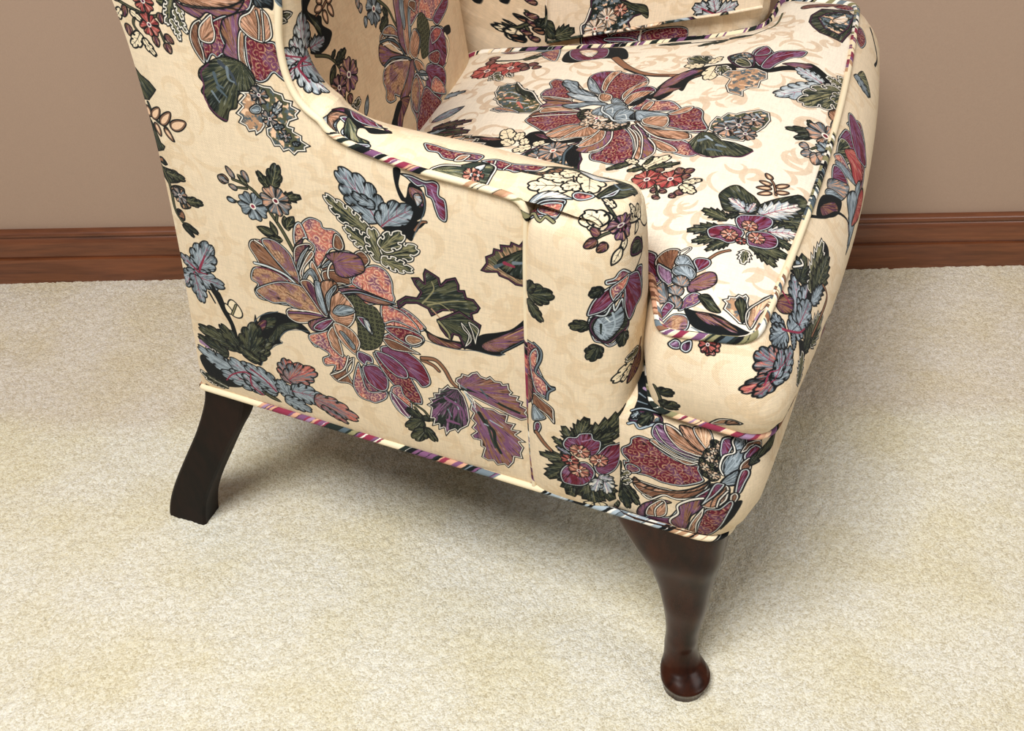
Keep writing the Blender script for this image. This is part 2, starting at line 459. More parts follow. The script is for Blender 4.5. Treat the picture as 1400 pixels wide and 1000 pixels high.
# seat rail: padded border around the front, meets the posts
def rail():
    P = round_poly([(-.20, -.330), (.009, -.3445), (.009, .3445), (-.20, .330)], [0, .034, .034, 0], 8)
    P = resample(P, .008); s = arclen(P); zs = np.array([ZB, .281, .295, .32, .35, .38, .405, .418, .424, .424])
    off = np.array([-.002, .003, .008, .013, .015, .012, .003, -.010, -.03, -.08]); G, U = [], []
    T = np.gradient(P, axis=0); T /= np.linalg.norm(T, axis=1)[:, None]; N = np.stack([T[:, 1], -T[:, 0]], 1)
    for i, p in enumerate(P):
        k = (1.45 + .9 * max(0, 1 - (p[1] / .33) ** 2)) * min(1, max(0, (p[0] + .055) / .064)) ** 1.3
        G.append([(p[0] + N[i, 0] * o_ * (k if o_ > 0 else 1), p[1] + N[i, 1] * o_ * (k if o_ > 0 else 1), z) for o_, z in zip(off, zs)])
        a = arclen(G[-1]); U.append([(s[i] + .02, .01 + q) for q in a])
    mb = MB(); mb.grid(G, U); return mb.obj('seat_rail', M['rail'], chair)
rail_o = rail()

# seat cushion: T plan
TPL = [(-.470, -.215), (-.108, -.252), (-.080, -.332), (-.001, -.3285), (.001, .3285), (-.092, .332), (-.096, .252), (-.470, .215)]
TPR = [.03, .012, .016, .022, .022, .016, .03, .03]
def zedge(u): return float(np.interp(u, [-.47, -.36, -.27, -.16, -.09, 0], [.434, .452, .466, .490, .511, .519]))
def cushion():
    out = round_poly(TPL, TPR, 8)
    out = resample(np.vstack([out, out[:1]]), .006)[:-1]
    out = np.array([(u + (.014 * max(0, 1 - (v / .32) ** 2) if u > -.03 else 0), v) for u, v in out])
    A, Fc, d = fill_outline(out, .009)
    z = [zedge(u) + .020 * (1 - math.exp(-dd / .045)) + .012 * math.exp(-((u + .2) ** 2 + v * v) / .04) * (1 - math.exp(-dd / .05)) for (u, v), dd in zip(A, d)]
    mb = MB(); mb.add([(u, v, zz) for (u, v), zz in zip(A, z)], Fc, [(v + .36, u + .50) for u, v in A])
    top = mb.obj('seat_cushion', M['seat'], chair)
    P = resample(np.vstack([out, out[:1]]), .006); s = arclen(P)
    T = np.gradient(P, axis=0); T /= np.linalg.norm(T, axis=1)[:, None]; N = np.stack([T[:, 1], -T[:, 0]], 1)
    # boxing starts at the back, so its seam stays hidden
    G, U = [], []
    for i, p in enumerate(P):
        zt = zedge(p[0]); zb_ = .4265 - .03 * min(1, max(0, -p[0] - .1) / .36); fr = max(0, min(1, (p[0] + .10) / .08))
        shift = np.array([.029 * fr * min(1, max(0, (p[0] + .10) / .10)) + .010 * max(0, 1 - (p[1] / .31) ** 2) * (p[0] > -.02), (-.013 if p[1] < 0 else .013) * fr])
        row = []
        for t in np.linspace(0, 1, 9):
            bul = float(np.interp(p[0], [-.09, -.065, -.03, .0], [.007, .009, .014, .021])) * math.sin(math.pi * t) ** .8 * (1 if fr > 0 else .3)
            q = p + N[i] * bul + shift * t
            row.append((q[0], q[1], zt + (zb_ - zt) * t))
        G.append(row); a = arclen(row); U.append([(s[i], .13 - k) for k in a])
    G = np.array(G); U = np.array(U)
    mb = MB(); mb.grid(G, U)
    box = mb.obj('cushion_boxing', M['boxing'], top)
    mb = MB(); A2 = [tuple(g[-1]) for g in G[:-1]]; mb.add(A2, [tuple(range(len(A2)))], [(0, 0)] * len(A2)); mb.obj('cushion_underside', m_under, top, False)
    return top, box, G, P
seat_o, box_o, BOXG, CP = cushion()

# welts
def welt(name, path, r, key, parent, closed=False, w=None):
    P = resample(path, .003); G, U = tube(P, r, 10)
    mb = MB(); mb.grid(G, U)
    mat = cloth_material('cloth_' + key, w or float(arclen(P)[-1]), .024)
    return mb.obj(name, mat, parent)
top_path = [(g[0][0] + .0, g[0][1], g[0][2] + .0015) for g in BOXG]
bot_path = [(g[-1][0], g[-1][1], g[-1][2] - .001) for g in BOXG]
w_top = welt('piping', top_path, .0036, 'welt_cushion_top', seat_o)
w_bot = welt('piping', bot_path, .0036, 'welt_cushion_bottom', seat_o)
for sgn in (-1, 1):
    path = [(u, sgn * (-side_v(u) + .0015), z) for u, z in np.vstack([resample(arm_c, .004), resample(wing_c, .004)[1:]])]
    wa = welt('arm_piping', path, .0031, 'welt_arm' if sgn < 0 else 'welt_arm_far', chair)
    path = [(u, sgn * (-side_v(u) + .0), z) for u, z in [(-.214, .6225), (-.203, .6195), (-.1985, .610), (-.199, .55), (-.198, .45), (-.195, .35), (-.191, ZB)]]
    welt('seam_piping', catmull(path, 10), .0022, 'welt_seam' if sgn < 0 else 'welt_seam_far', chair)
bp_ = [(-.5905, side_v(-.5905)), (-.19, side_v(-.19) - .002)]
P = round_poly([(-.5905, -.3182), (.009, -.3445), (.009, .3445), (-.5905, .3182)], [.004, .034, .034, .004], 8)
base_path = [(p[0], p[1], ZB - .001) for p in resample(np.vstack([P[4:], P[:5]]), .004)]
w_base = welt('base_piping', base_path, .0036, 'welt_base', chair)

# deck and underside
mb = MB()
q = [(-.585, -.312), (0, -.338), (0, .338), (-.585, .312)]
mb.add([(x, y, ZB) for x, y in q] + [(x * .99, y * .97, .395) for x, y in q], [(3, 2, 1, 0), (4, 5, 6, 7), (0, 1, 5, 4), (1, 2, 6, 5), (2, 3, 7, 6), (3, 0, 4, 7)])
mb.obj('seat_deck', m_under, chair, False)

# backrest: sloping inner face, rounded against the wings, thick, outer back
def backrest():
    zs = np.concatenate([np.linspace(.40, 1.04, 24)]); vs = np.linspace(-1, 1, 33); G, U = [], []
    for v_ in vs:
        row, uv = [], []
        for z in zs:
            hw_ = .262
            u = -.448 - (z - .42) * .16 - .012 * abs(v_) ** 3 - .070 * abs(v_) ** 7 + .014 * (1 - v_ * v_) * math.sin(min(1, (z - .40) / .5) * math.pi)
            row.append((u, v_ * hw_, z)); uv.append((v_ * .28 + .28, z - .40))
        G.append(row); U.append(uv)
    mb = MB(); mb.grid(G, U, flip=True)
    # crest and outer back
    zb_ = np.linspace(ZB, 1.08, 20)
    def ub(z): return float(np.interp(z, [p[1] for p in back_c[::-1]], [p[0] for p in back_c[::-1]]))
    G2 = [[(ub(z) + .004, v_ * (-side_v(-.58) - .002), z) for z in zb_] for v_ in vs]
    mb.grid(G2, [[(v_ * .28 + .28, z - .27) for z in zb_] for v_ in vs])
    G3 = [[G[i][-1], (G[i][-1][0] - .02, vs[i] * .28, 1.07), (ub(1.08) + .02, vs[i] * .30, 1.09), G2[i][-1]] for i in range(33)]
    mb.grid(G3, [[(vs[i] * .28 + .28, .42), (vs[i] * .28 + .28, .41), (vs[i] * .28 + .28, .40), (vs[i] * .28 + .28, .38)] for i in range(33)])
    return mb.obj('backrest', M['back'], chair)
back_o = backrest()

# legs
m_leg = wood_material('dark_walnut', (.012, .004, .0025), (.060, .016, .007), .24, 6, (3, 3, 1), .0, .3, .8)
m_leg.node_tree.nodes['Principled BSDF'].inputs['Specular IOR Level'].default_value = .19
m_rleg = wood_material('black_walnut', (.004, .0025, .002), (.020, .007, .004), .6, 6, (3, 3, 1), .0, .3, .8)
m_rleg.node_tree.nodes['Principled BSDF'].inputs['Specular IOR Level'].default_value = .15
def front_leg(sgn):
    # z, centre u, centre v(abs), half u, half v, squareness, turn
    S = [(.279, -.054, .281, .060, .063, 5), (.262, -.053, .282, .0595, .062, 5), (.240, -.0475, .287, .0535, .057, 4.5), (.215, -.0395, .295, .0450, .049, 4), (.190, -.0340, .3015, .0370, .0385, 3.6),
         (.160, -.029, .310, .0290, .0275, 3.2), (.130, -.0255, .314, .0245, .0235, 2.8), (.105, -.0240, .3150, .0215, .0205, 2.5), (.082, -.0235, .3160, .0190, .0190, 2.2), (.066, -.0230, .3168, .0185, .0190, 2.1), (.052, -.0230, .3170, .0186, .0190, 2), (.040, -.0215, .3185, .0190, .0195, 2), (.031, -.0195, .3215, .0205, .0215, 2), (.026, -.0170, .3255, .0232, .0240, 2), (.022, -.0145, .3290, .0260, .0265, 2), (.019, -.0125, .3315, .0272, .0280, 2), (.0172, -.0112, .3325, .0280, .0290, 2), (.0155, -.0110, .3330, .0280, .0290, 2), (.0148, -.0110, .3330, .0270, .0278, 2), (.0125, -.0110, .3330, .0268, .0276, 2), (.004, -.0110, .3330, .0250, .0255, 2), (-.010, -.0110, .3330, .0235, .024, 2)]
    S = np.array(S); idx = np.linspace(0, len(S) - 1, 81); S2 = catmull(S, 5)
    G = []
    for r in S2:
        ring = []
        for a in np.linspace(0, 2 * math.pi, 41):
            c_, s_ = math.cos(a), math.sin(a); k = (abs(c_) ** r[5] + abs(s_) ** r[5]) ** (-1 / r[5])
            ring.append((r[1] + r[3] * k * c_, sgn * (r[2] + r[4] * k * s_), r[0]))
        G.append(ring)
    mb = MB(); mb.grid(G, flip=sgn < 0)
    return mb.obj('front_leg', m_leg, chair)
front_leg(-1); front_leg(1)

def rear_leg(sgn):
    back = [(-.587, .285), (-.5905, .2645), (-.5985, .2366), (-.6202, .1865), (-.6500, .1290), (-.6760, .0780), (-.6930, .0400), (-.7020, .0140), (-.7060, -.0020), (-.7080, -.0120)]
    frnt = [(-.5345, .285), (-.5420, .2600), (-.5560, .2173), (-.5781, .1760), (-.6060, .1200), (-.6260, .0790), (-.6400, .0450), (-.6470, .0180), (-.6505, -.0020), (-.6515, -.0120)]
    b_ = catmull(back, 5); f_ = catmull(frnt, 5); n = len(b_)
    G = []
    for (ub, zb_), (uf, zf) in zip(b_, f_):
        o0, o1 = .3165, .2800
        c = .06
        pl = [(c, o1), (0, o1 + .003), (0, o0 - .003), (c, o0), (1 - c, o0), (1, o0 - .003), (1, o1 + .003), (1 - c, o1), (c, o1)]
        G.append([(ub + (uf - ub) * t, sgn * v, zb_ + (zf - zb_) * t) for t, v in pl])
    mb = MB(); mb.grid(G, flip=sgn > 0)
    o = mb.obj('rear_leg', m_rleg, chair)
    md = o.modifiers.new('edge', 'EDGE_SPLIT'); md.split_angle = math.radians(35)
rear_leg(-1); rear_leg(1)

# arm cover draped over the far arm
def cover():
    path = [(.2445, .458), (.2440, .48), (.2435, .52), (.2435, .56), (.2435, .600), (.248, .618), (.256, .628), (.268, .6335), (.285, .6365), (.305, .6365), (.325, .634), (.336, .627), (.342, .612), (.3425, .58), (.3425, .54)]
    path = catmull(path, 5); s = arclen(path); us = np.linspace(-.371, -.103, 40); G, U = [], []
    lo = lambda u: .455 + (.5425 - .455) * (u + .371) / .268
    for u in us:
        row = []
        for k, (v, z) in enumerate(path):
            zz = z
            if z < .60 and v < .26: zz = lo(u) + (z - .458) * (.60 - lo(u)) / (.60 - .458)
            row.append((u, v - (.0035 if v < .27 else 0) + .0012 * math.sin(u * 55), zz))
        G.append(row); U.append([(u + .38, k + .01) for k in arclen(row)])
    mb = MB(); mb.grid(G, U); o = mb.obj('arm_cover', M['cover'])
    o.matrix_world = Matrix.Translation(chair.location) @ Matrix.Rotation(math.radians(-20.58), 4, 'Z')
    md = o.modifiers.new('cloth_thickness', 'SOLIDIFY'); md.thickness = .0022; md.offset = 0
    hem = [tuple(g[0]) for g in G]; side = [tuple(q) for q in G[0]]
    for pth in (hem, side):
        T_, TU = tube([(a - (.001 if pth is side else 0), b_ - .0015, c_ - (.001 if pth is hem else 0)) for a, b_, c_ in resample(pth, .004)], .0017, 8)
        hb = MB(); hb.grid(T_, TU * .5 + .02); hb.obj('hem', M['cover'], o)
    tag(o, 'matching cream floral fabric cover draped over the far armrest of the armchair', 'armrest cover')
    return o
cover_o = cover()
# ------------------------------------------------------------------ the printed cloth
# Each panel's design is drawn here in the panel's own flat measure (tenths of a millimetre) and baked to its material.
TX = 2500
PAL = dict(
    K=(20, 23, 25), G=(34, 42, 38), g=(50, 60, 52), O=(82, 84, 62), o=(140, 135, 100), T=(80, 94, 102), t=(112, 125, 134), B=(164, 178, 188),
    S=(62, 70, 80), M=(104, 32, 48), m=(140, 52, 74), P=(86, 46, 72), p=(122, 82, 116), v=(158, 128, 160), R=(164, 62, 66), r=(196, 116, 102),
    A=(208, 160, 132), a=(236, 198, 164), N=(140, 100, 76), n=(184, 144, 112), D=(112, 74, 56), W=(240, 234, 222), c=(238, 222, 190), w=(206, 214, 216), y=(196, 176, 132))
# fill, second colour, texture, ink width, rim colour, rim width (mm)
STY = dict(
    pm='M p st .45 w .5', pM='M m st .45 w 0', pp='p v st .45 w .5', pP='P N st .45 W .5', pt='n N st .45 W .6', pT='A N st .4 W .6', pn='N D st .45 W .5', pa='a n st .4 W .5',
    pN='N p st .45 w 0', pr='r M sc .4 w .6', pR='A M sc .4 w .7', ps='r a sc .4 w .5', pb='n N sc .45 w .5', pq='p n sc .45 w .5', px='M n sc .45 w .5',
    pB='B T st .4 W .4', pS='t B st .45 w .35', pg='T K st .45 w 0', pv='p P st .4 w .6', pw='W B st .35 w 0', pc='c n st .35 w 0', pA='A N st .4 w 0',
    ld='G O st .4 W 0', lg='g o st .4 W 0', lo='O G st .4 W 0', lO='o G st .4 W .5', lw='G o st .4 W .7', lK='K g st .4 W 0', lp='G O st .5 P .6', lq='O n st .4 P .6',
    lb='t B st .5 W 0', lB='B w st .45 W 0', lr='r t st .45 W 0', lm='m M st .4 W 0', lc='W B st .35 W 0', lt='n G st .4 W 0', lT='A N st .4 W .6', ln='N p st .4 W .6', lx='p G st .4 W .6', lz='O T mo .4 W .7', ly='G t mo .4 P .6', lh='n T mo .4 W .7',
    bd='K P br .5 S 0', bn='N K br .5 S 0', bg='G N br .5 S 0',
    dk='K K fl 0 W 0', br='p N st .4 w 0', bo='O G st .4 w 0', bp='P N st .4 w 0', bs='A B st .4 w 0', fr='R r st .35 w 0', fb='t B st .35 w 0', fs='A t st .35 w 0', ft='n p st .35 w 0', fp='p M st .35 w 0', fm='m P st .35 w 0', fc='a r st .25 w 0', fw='W a st .25 w 0',
    tw='c c fl .55 W 0', tl='c y fl .6 W 0', tn='a c fl .5 N .5', eg='O K eg .3 W 0', sd='K O eg .3 W 0')


def noise_tab(seed):
    return np.random.default_rng(seed).random((512, 512)).astype(np.float32)
NT = noise_tab(3)


def nlook(x, y):
    xi = np.floor(x).astype(int); yi = np.floor(y).astype(int); fx = x - xi; fy = y - yi
    g = lambda a, b_: NT[a & 511, b_ & 511]
    return (g(xi, yi) * (1 - fx) + g(xi + 1, yi) * fx) * (1 - fy) + (g(xi, yi + 1) * (1 - fx) + g(xi + 1, yi + 1) * fx) * fy


class Cloth:
    def __init__(self, w, h, tone, tone2, seed):
        self.W, self.H = int(w * TX), int(h * TX); self.w, self.h = w, h
        self.a = np.empty((self.H, self.W, 3), np.float32); self.a[:] = tone
        self.damask(np.array(tone, np.float32), np.array(tone2, np.float32), seed, 3600 if tone2[2] < .645 else 2200)

    def window(self, P, pad):
        lo = np.floor((P.min(0) - pad) * TX).astype(int); hi = np.ceil((P.max(0) + pad) * TX).astype(int) + 1
        x0, y0 = max(lo[0], 0), max(lo[1], 0); x1, y1 = min(hi[0], self.W), min(hi[1], self.H)
        if x1 <= x0 or y1 <= y0: return None
        X, Y = np.meshgrid((np.arange(x0, x1) + .5) / TX, (np.arange(y0, y1) + .5) / TX)
        return x0, y0, x1, y1, X.astype(np.float32), Y.astype(np.float32)

    def mix(self, win, cov, col):
        x0, y0, x1, y1 = win[:4]; a = self.a[y0:y1, x0:x1]; c = np.clip(cov, 0, 1)[..., None]
        a += (np.asarray(col, np.float32) - a) * c

    def damask(self, c0, c1, seed, dens=1500):
        """tone on tone scrolls woven into the ground"""
        r = np.random.default_rng(seed); n = int(self.w * self.h * dens)
        for k in range(n):
            x, y = r.random() * self.w, r.random() * self.h; a0 = r.random() * 6.28; L_ = .025 + .040 * r.random(); curl = r.choice([-1, 1]) * (1.5 + 3.2 * r.random())
            t = np.linspace(0, 1, 12); ang = a0 + curl * t ** 1.5
            px = x + np.cumsum(np.cos(ang)) * L_ / 12; py = y + np.cumsum(np.sin(ang)) * L_ / 12
            P = np.stack([px, py], 1); self.stroke(P, (.0045 + .0055 * r.random()) * np.sin(np.pi * (t * .92 + .08)) ** .8, c1 if k % 4 else c0, .8)

    def stroke(self, P, width, col, alpha=1.0):
        P = np.asarray(P, float); wv = np.broadcast_to(np.asarray(width, float), (len(P),)); win = self.window(P, float(wv.max()))
        if win is None: return
        X, Y = win[4:]; best = np.full(X.shape, -1e9, np.float32)
        for a, b_, wa, wb in zip(P[:-1], P[1:], wv[:-1], wv[1:]):
            d = b_ - a; L_ = d @ d + 1e-16
            t = np.clip(((X - a[0]) * d[0] + (Y - a[1]) * d[1]) / L_, 0, 1)
            best = np.maximum(best, (wa + (wb - wa) * t) / 2 - np.hypot(X - a[0] - t * d[0], Y - a[1] - t * d[1]))
        self.mix(win, (best * TX + .5) * alpha if alpha == 1 else np.clip(best * TX + .5, 0, 1) * alpha, col)

    def texture(self, kind, X, Y, A, B, base, din):
        A = np.asarray(A, np.float32); B = np.asarray(B, np.float32); mm = 1000.0
        dx, dy = (X - base[0]) * mm, (Y - base[1]) * mm; rr = np.hypot(dx, dy) + .01; th = np.arctan2(dy, dx)
        if kind == 'st':
            R_ = max(6.0, float(rr.max())); s1 = nlook(th * R_ * .36 + 40, rr * .09 + 7); s2 = nlook(th * R_ * .85 + 90, rr * .15)
            f = (s1 * .8 + s2 * .7 - .62) * 3.0 + .55 * np.clip(1 - din * 600, 0, 1) + .5 * (1 - rr / R_) - .15
        elif kind == 'sc':
            best = np.full(X.shape, 1e9, np.float32); ang = np.zeros(X.shape, np.float32); C_ = 8.5; gi, gj = np.floor(X * mm / C_).astype(int), np.floor(Y * mm / C_).astype(int)
            for di in (-1, 0, 1):
                for dj in (-1, 0, 1):
                    ci, cj = gi + di, gj + dj; cx = (ci + .15 + .7 * NT[ci & 511, cj & 511]) * C_; cy = (cj + .15 + .7 * NT[(cj + 31) & 511, (ci + 57) & 511]) * C_
                    ex, ey = X * mm - cx, Y * mm - cy; dd = np.hypot(ex, ey); k = dd < best; best = np.where(k, dd, best); ang = np.where(k, np.arctan2(ey, ex), ang)
            h_ = nlook(X * mm * .5, Y * mm * .5 + 50); f = .5 + .5 * np.sin(best * 1.55 + ang + h_ * 2.2); f = np.clip((f - .58) * 3.2, 0, 1) * (.45 + .6 * h_)
        elif kind == 'mo':
            g = nlook(X * mm * .27 + 3, Y * mm * .27); h_ = nlook(X * mm * .8, Y * mm * .8 + 20); f = np.clip((g * .7 + h_ * .4 - .5) * 5, 0, 1)
            w2 = np.clip((nlook(X * mm * .3 + 70, Y * mm * .3 + 30) + h_ * .25 - .78) * 8, 0, 1)[..., None]
            out = A + (B - A) * f[..., None]; out = out * (1 - .6 * np.clip(1 - din * 350, 0, 1)[..., None] * .5)
            return out + (np.array(PAL['a'], np.float32) / 255 - out) * w2
        elif kind == 'br':
            g = nlook(dx * .22 + dy * .1, dy * .6 - dx * .22); h_ = nlook(dx * .9, dy * .9); f = np.clip((g + .35 * h_ + .35 * np.clip(din * 300, 0, 1) - .82) * 6, 0, 1)
        elif kind == 'eg':
            gx, gy = X * mm / 5.0, Y * mm / 5.0; ix, iy = np.floor(gx), np.floor(gy); jx = NT[(ix.astype(int)) & 511, iy.astype(int) & 511]; jy = NT[(iy.astype(int) + 77) & 511, ix.astype(int) & 511]
            d = np.hypot(gx - ix - .35 - .3 * jx, gy - iy - .35 - .3 * jy); f = np.clip(1.25 - np.abs(d - .24) * 9, 0, 1)
        else: f = np.zeros(X.shape, np.float32)
        f = np.clip(f, 0, 1)[..., None]
        if kind == 'sc':
            q_ = np.clip((nlook(X * mm * .16 + 60, Y * mm * .16 + 8) - .45) * 4, 0, 1)[..., None] * .75; A = A + (np.array(PAL['p'], np.float32) / 255 * .9 - A) * q_
        out = A + (B - A) * f
        if kind in ('st', 'sc'):
            e = np.clip(1 - din * 450, 0, 1)[..., None] * .22; out = out * (1 - e)
            hi = np.clip((nlook(th * max(6., float(rr.max())) * .95 + 200, rr * .14 + 9) - .68) * 4, 0, 1)[..., None] * .36; out = out + (.95 - out) * hi
            dk = np.clip((nlook(th * max(6., float(rr.max())) * .9 + 300, rr * .11 + 40) + .30 * np.clip(1 - din * 250, 0, 1) - .72) * 5, 0, 1)[..., None] * .62; out = out * (1 - dk)
        return out

    def shape(self, P, sty, base=None):
        A, B, tex, ink, rimc, rimw = STY[sty].split(); ink = float(ink) / 1000 * 2.3; rimw = float(rimw) / 1000 * 1.7
        P = np.asarray(P, float); win = self.window(P, .002)
        if win is None: return
        X, Y = win[4:]; ins = inside(X, Y, P); d = seg_dist(X, Y, P).astype(np.float32); sd = np.where(ins, d, -d)
        if base is None: base = P[0]
        col = self.texture(tex, X, Y, np.array(PAL[A]) / 255, np.array(PAL[B]) / 255, base, np.maximum(sd, 0))
        if rimw > 0:
            k = np.clip(.5 + (rimw + ink / 2 + .0005 - sd) * TX, 0, 1)[..., None] * .7; col = col + (np.array(PAL['K'], np.float32) / 255 - col) * k
            k = np.clip(.5 + (rimw + ink / 2 - sd) * TX, 0, 1)[..., None]; col = col + (np.array(PAL[rimc], np.float32) / 255 - col) * k
        if ink > 0:
            k = np.clip(.5 + (ink * .55 - sd) * TX, 0, 1)[..., None]; col = col + (np.array(PAL['K'], np.float32) / 255 - col) * k
        self.mix(win, .5 + (sd + ink * .6) * TX, col)


def leaf_outline(b, t, w, bend, kind, n):
    b, t = np.array(b, float), np.array(t, float); d = t - b; L_ = np.linalg.norm(d); e = d / L_; q = np.array([-e[1], e[0]])
    m_ = (b + t) / 2 + q * bend * L_
    def spine(s): return (1 - s) ** 2 * b + 2 * s * (1 - s) * m_ + s * s * t
    def nor(s):
        g = 2 * (1 - s) * (m_ - b) + 2 * s * (t - m_); g /= np.linalg.norm(g); return np.array([-g[1], g[0]]), g
    sides = []
    for sg in (1, -1):
        pts = []
        if kind == 'plain':
            for s in np.linspace(0, 1, 11): pts.append(spine(s) + sg * nor(s)[0] * w * L_ * math.sin(math.pi * s ** .85) ** .8)
        elif kind == 'oak':
            for k in range(n):
                for f in (.0, .25, .55, .85):
                    s = (k + f) / n; base_w = w * L_ * math.sin(math.pi * (.12 + .86 * s) ** .9) ** .75
                    lob = .52 + .48 * math.sin(math.pi * min(1, f * 1.05 + .02)) ** .6
                    nn, g = nor(s); pts.append(spine(s) + sg * nn * base_w * lob + g * L_ / n * .35 * (f > .4))
            pts.append(t)
        else:   # saw
            for k in range(n):
                s0, s1 = k / n, (k + .82) / n
                for s, lob in ((s0, .70), (s1, 1.06)):
                    base_w = w * L_ * math.sin(math.pi * (.10 + .88 * s) ** .85) ** .7; nn, g = nor(s)
                    pts.append(spine(s) + sg * nn * base_w * lob + g * L_ * .05 * (lob > 1))
            pts.append(t)
        sides.append(pts)
    P = np.array(sides[0] + sides[1][::-1][1:])
    if kind == 'oak': P = catmull(P, 3, True)
    if kind == 'plain': P = np.array(sides[0] + sides[1][::-1])
    return P, spine, nor


def draw(c, line):
    """one printed motif: kind, style, numbers, then points"""
    tk = line.split(); k = tk[0]; col = lambda q: np.array(PAL[q], np.float32) / 255
    pts = np.array([[float(v) for v in q.split(',')] for q in tk if ',' in q]) / 10000.0
    num = [q for q in tk[1:] if ',' not in q]
    if k == 'P': c.shape(resample(np.vstack([catmull(pts, 6, True), pts[:1]]), .0009)[:-1], num[0], pts[0])
    elif k == 'Q': c.shape(pts, num[0], pts[0])
    elif k == 'S':
        w = float(num[1]) / 10000; P = catmull(pts, 8) if len(pts) > 2 else pts
        t = np.linspace(0, 1, len(P)); tap = float(num[2]) if len(num) > 2 else 0
        wv = w * (1 - tap * t)
        if len(num) > 3: c.stroke(P, wv + .0018, col(num[3]))
        c.stroke(P, wv, col(num[0]))
    elif k == 'L':
        sty, kind, n, w, bend = num[0], num[1], int(num[2]), float(num[3]), float(num[4])
        P, sp, nor = leaf_outline(pts[0], pts[1], w, bend, kind, n); c.shape(P, sty, pts[0])
        L_ = np.linalg.norm(pts[1] - pts[0]); vein = num[5] if len(num) > 5 else ('K' if STY[sty][0] not in 'GK' else 'o')
        if vein != '-':
            c.stroke([sp(s) for s in np.linspace(0, .9, 8)], np.linspace(min(.0011, L_ * .035), .0003, 8), col(vein))
            m_ = max(2, n)
            for j in range(m_ if L_ > .012 else 0):
                for sg in (1, -1):
                    s = (j + .15) / m_; nn, g = nor(s); a = sp(s); r_ = w * L_ * .62 * math.sin(math.pi * (.15 + .8 * s))
                    c.stroke([a, a + (sg * nn * .8 + g * .8) * r_], [.0005, .0002], col(vein), .8)
    elif k == 'B':
        r_ = float(num[1]) / 10000
        if len(pts) == 1: a = np.linspace(0, 2 * np.pi, 25)[:-1]; P = pts[0] + r_ * np.stack([np.cos(a), np.sin(a)], 1)
        else:
            d = pts[1] - pts[0]; L_ = np.linalg.norm(d); e = d / L_; q = np.array([-e[1], e[0]]); a = np.linspace(0, 2 * np.pi, 25)[:-1]
            P = (pts[0] + pts[1]) / 2 + np.outer(np.cos(a), -e) * L_ / 2 + np.outer(np.sin(a) * (1 - .25 * -np.cos(a)), q) * r_
        c.shape(P, num[0], P[0])
    elif k == 'F':
        sty, r_, ang = num[0], float(num[1]) / 10000, math.radians(float(num[2])); n = int(num[3]) if len(num) > 3 else 5
        for j in range(n):
            a = ang + j * 2 * math.pi / n; e = np.array([math.cos(a), math.sin(a)]); q = np.array([-e[1], e[0]]); o_ = pts[0]
            P = [o_, o_ + e * r_ * .35 + q * r_ * .22, o_ + e * r_ * .72 + q * r_ * .46, o_ + e * r_ * .96 + q * r_ * .30, o_ + e * r_ * .88, o_ + e * r_ * .96 - q * r_ * .30, o_ + e * r_ * .72 - q * r_ * .46, o_ + e * r_ * .35 - q * r_ * .22]
            c.shape(catmull(P, 3, True), sty, o_)
        eye = num[4] if len(num) > 4 else 'M'
        c.stroke([pts[0], pts[0] + 1e-5], r_ * .42, col('W')); c.stroke([pts[0], pts[0] + 1e-5], r_ * .24, col(eye))


